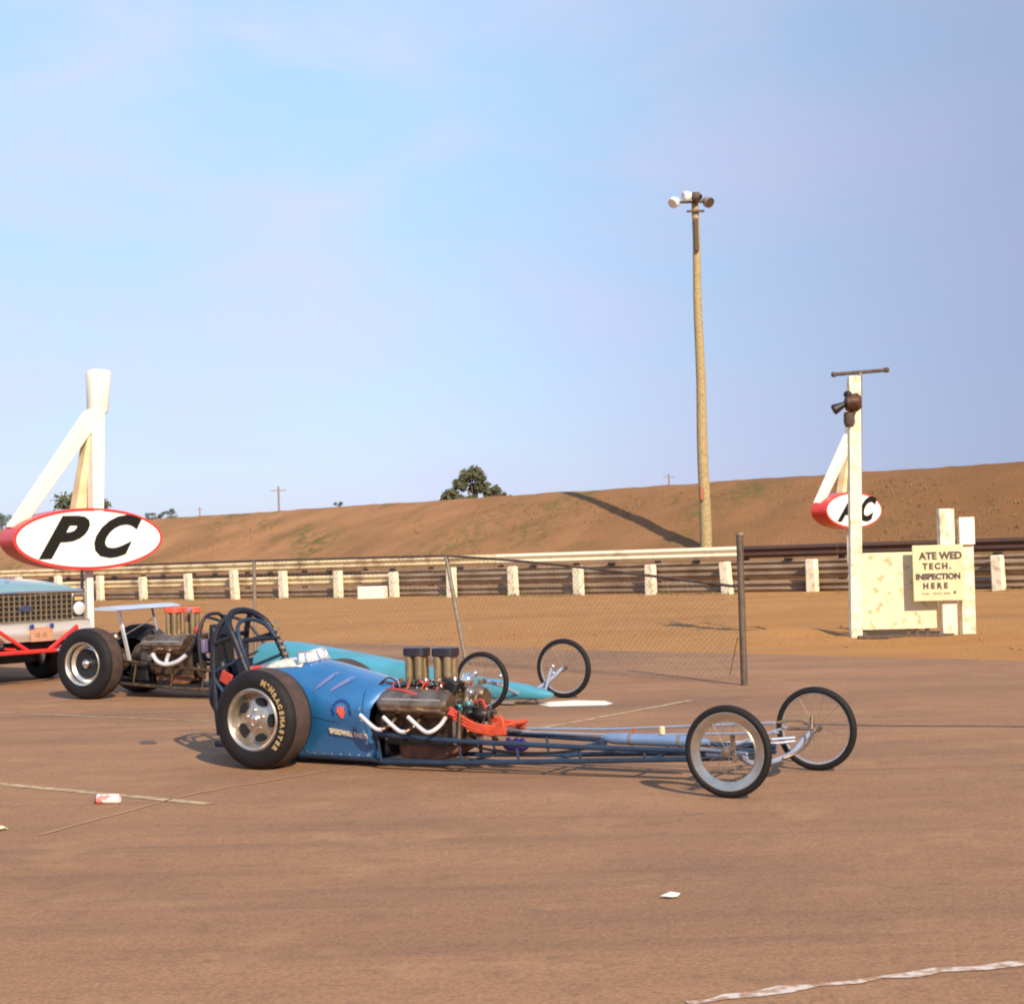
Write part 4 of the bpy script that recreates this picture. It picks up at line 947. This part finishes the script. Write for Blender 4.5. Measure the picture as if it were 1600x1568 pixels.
MB().box((-.85, 0, .34), (.3, 1.2, .2)).build('front_crossmember', blk, K)
# red tow bar frame
tb = thing('tow_bar', (ctr.x, ctr.y, 0), hd, 'bright red tubular tow bar frame in front of the pickup bumper', 'tow bar')
for s in (-1, 1):
    MB().tube([(.30, s*.16, .46), (.30, s*.56, .72), (.28, s*.60, .74)], .026, 10).build('bar', redtube, tb)
    MB().tube([(.28, s*.60, .75), (.26, s*.64, .44)], .024, 10).build('bar', redtube, tb)
    MB().tube([(.24, s*.62, .52), (.24, s*.30, .48)], .016, 8).build('brace', redtube, tb)
    MB().ball((.28, s*.53, .53), .045, 10).build('hitch_pin', blk, tb)
MB().tube([(.31, -.62, .445), (.31, .26, .445)], .028, 10).build('cross_bar', redtube, tb)
MB().tube([(.31, .24, .445), (.31, .66, .44)], .020, 10).build('pale_tube', palem, tb)

# ------------------------------------------------------------------ trees beyond the bank
def tree(px, ptop, Y, wpx, m, label, n=2600, seed=1, clumps=9, trunk=True, zb=-2.2, kind='tree', sq=.75, cl=None):
    rnd = random.Random(seed); k = FPX/Y; top = atY(px, ptop, Y); W = wpx/k/2; Hc = W*1.5*sq
    t = thing('tree', (top.x, Y, zb), 0, label, 'tree', 'trees standing beyond the embankment')
    hz_ = top.z-zb; cz = hz_-Hc*.55
    cs = cl or [(rnd.uniform(-.7, .7), rnd.uniform(-.7, .7), rnd.uniform(-.45, .35), rnd.uniform(.28, .48)) for _ in range(clumps)]
    mb = MB(); vs = []; fs = []; ls = W*.085
    for i in range(n):
        c = cs[rnd.randrange(len(cs))]
        d = Vector((rnd.gauss(0, 1), rnd.gauss(0, 1), rnd.gauss(0, 1))).normalized()*(rnd.random()**.5)*rnd.choice((.9, 1, 1.3))
        p = Vector((c[0]*W+d.x*c[3]*W, c[1]*W+d.y*c[3]*W, cz+c[2]*Hc+d.z*c[3]*W*.72))
        a = Vector((rnd.gauss(0, 1), rnd.gauss(0, 1), rnd.gauss(0, 1))).normalized(); b = a.orthogonal().normalized(); s = ls*rnd.uniform(.5, 1.2)
        o = len(vs); vs += [p-a*s, p+b*s*.6, p+a*s, p-b*s*.6]; fs.append((o, o+1, o+2, o+3))
    mb.add(vs, fs).build('crown', m, t, smooth=0)
    tr = MB().tube([(0, 0, 0), (.1, 0, cz*.5), (0, 0, cz)], [W*.07, W*.05, W*.03], 8)
    for c in cs[:6]: tr.tube([(0, 0, cz*.6), (c[0]*W*.5, c[1]*W*.5, cz+c[2]*Hc*.6-.4), (c[0]*W, c[1]*W, cz+c[2]*Hc)], [W*.035, W*.02, W*.008], 6)
    tr.build('trunk', bark, t)
tree(742, 731, 190, 112, leafm, 'dark bushy tree showing above the crest near the centre', 3400, 3,
     cl=[(-.22,0,.36,.20),(-.02,.1,.46,.19),(.13,-.1,.30,.17),(-.42,0,.14,.20),(-.66,0,-.08,.19),(-.82,.1,-.16,.13),(-.5,.1,-.20,.14),(.20,0,.06,.20),(.40,0,-.10,.17),(.55,0,-.02,.15),(.74,0,-.22,.18),(.93,0,-.34,.12),(0,.3,.05,.18),(-.15,0,-.22,.12),(.35,.2,-.3,.14)])
tree(127, 776, 170, 88, leafm, 'rounded dark tree behind the legs of the large oval sign', 2600, 5, sq=.7)
for i, (px, tp_, w_, lb) in enumerate([(4, 800, 36, 'hazy distant tree at the far left edge of the horizon'), (30, 806, 30, 'hazy distant tree second from the left edge of the horizon'),
        (-20, 803, 34, 'hazy distant tree cut off by the left edge of the photo'), (248, 797, 22, 'small hazy tree right above the rim of the large oval sign'), (268, 793, 26, 'hazy tree where the embankment crest begins right of the large oval sign'),
        (233, 799, 18, 'smallest hazy tree touching the top rim of the large oval sign'), (528, 783, 16, 'tiny bush top peeping over the crest between pole and central tree')]):
    tree(px, tp_, 330, w_, leaff, lb, 900, 20+i, clumps=6, sq=.9)
# utility poles
for px, y0, Y, lb in ((435, 760, 210, 'distant utility pole with crossarm on the crest left of centre'), (1045, 740, 260, 'distant utility pole barely showing beside the light pole'), (312, 792, 330, 'faint tiny utility pole just right of the large oval sign')):
    q = atY(px, y0, Y); t = thing('utility_pole', (q.x, Y, -2.2), 0, lb, 'utility pole', 'utility poles beyond the bank')
    MB().tube([(0, 0, 0), (0, 0, q.z+2.2)], [.20, .12], 8).build('pole_shaft', mat('far_pole', (.24,.19,.17), .9), t)
    MB().box((0, 0, q.z+2.2-.5), (1.9 if Y < 300 else 1.2, .12, .12)).build('crossarm', MATS['far_pole'], t)

# ------------------------------------------------------------------ weeds and clods (uncountable)
rnd = random.Random(11)
mb = MB(); vs = []; fs = []
def tuft(x, y, z, h, n=6):
    for _ in range(n):
        a = rnd.uniform(0, 2*PI); r = h*rnd.uniform(.3, .9); b = Vector((x+rnd.uniform(-h, h)*.4, y+rnd.uniform(-h, h)*.4, z-.02)); tip = b+Vector((r*math.cos(a)*.6, r*math.sin(a)*.6, h*rnd.uniform(.5, 1)))
        sd_ = Vector((-math.sin(a), math.cos(a), 0))*h*.12; o = len(vs); vs.extend([b-sd_, b+sd_, tip]); fs.append((o, o+1, o+2))
for i in range(1500):
    s = rnd.uniform(-45, 24); D = -.3-abs(rnd.gauss(0, .25))
    if mn.noise(Vector((s*.35, 1, 4))) < -.02: continue
    x, y = sd_xy(s, D); tuft(x, y, gz(s, D), rnd.uniform(.05, .16))
mb.add(vs, fs); tag(mb.build('verge_weeds', mat('weed_green', (.16,.17,.04), .9, dark=(.22,.15,.06), nscale=2), smooth=0), 'low green weeds along the foot of the guardrail', 'weeds', kind='stuff')
mb = MB(); vs = []; fs = []
for i in range(9000):
    s = rnd.uniform(-75, 40); D = rnd.uniform(13.6, 20.6)
    v = mn.noise(Vector((s*.10, D*.22, 8)))+.5*mn.noise(Vector((s*.4, D*.5, 2)))+.006*s
    if v < .05: continue
    x, y = sd_xy(s, D); tuft(x, y, gz(s, D), rnd.uniform(.05, .20), 4)
mb.add(vs, fs); tag(mb.build('bank_weeds', mat('dry_weed', (.22,.16,.06), .9, dark=(.28,.17,.08), nscale=.5), smooth=0), 'sparse dry weeds scattered over the embankment', 'weeds', kind='stuff')
mb = MB()
for i in range(900):
    s = rnd.uniform(-45, 26); D = -17.4+abs(rnd.gauss(0, 1)) if i % 2 else rnd.uniform(-17.3, -1)
    x, y = sd_xy(s, D); r = rnd.uniform(.012, .045)
    c = Vector((x, y, gz(s, D)+r*.2)); v = [c+Vector((r*rnd.uniform(.6,1.2)*a, r*rnd.uniform(.6,1.2)*b, r*rnd.uniform(.5,.9)*e_)) for a, b, e_ in ((1,0,0),(0,1,0),(-1,0,0),(0,-1,0),(0,0,1))]
    mb.add(v, [(0,1,4),(1,2,4),(2,3,4),(3,0,4)])
tag(mb.build('dirt_clods', M_dirt, smooth=0), 'loose clods of dirt over the verge beyond the asphalt', 'clods', kind='stuff')
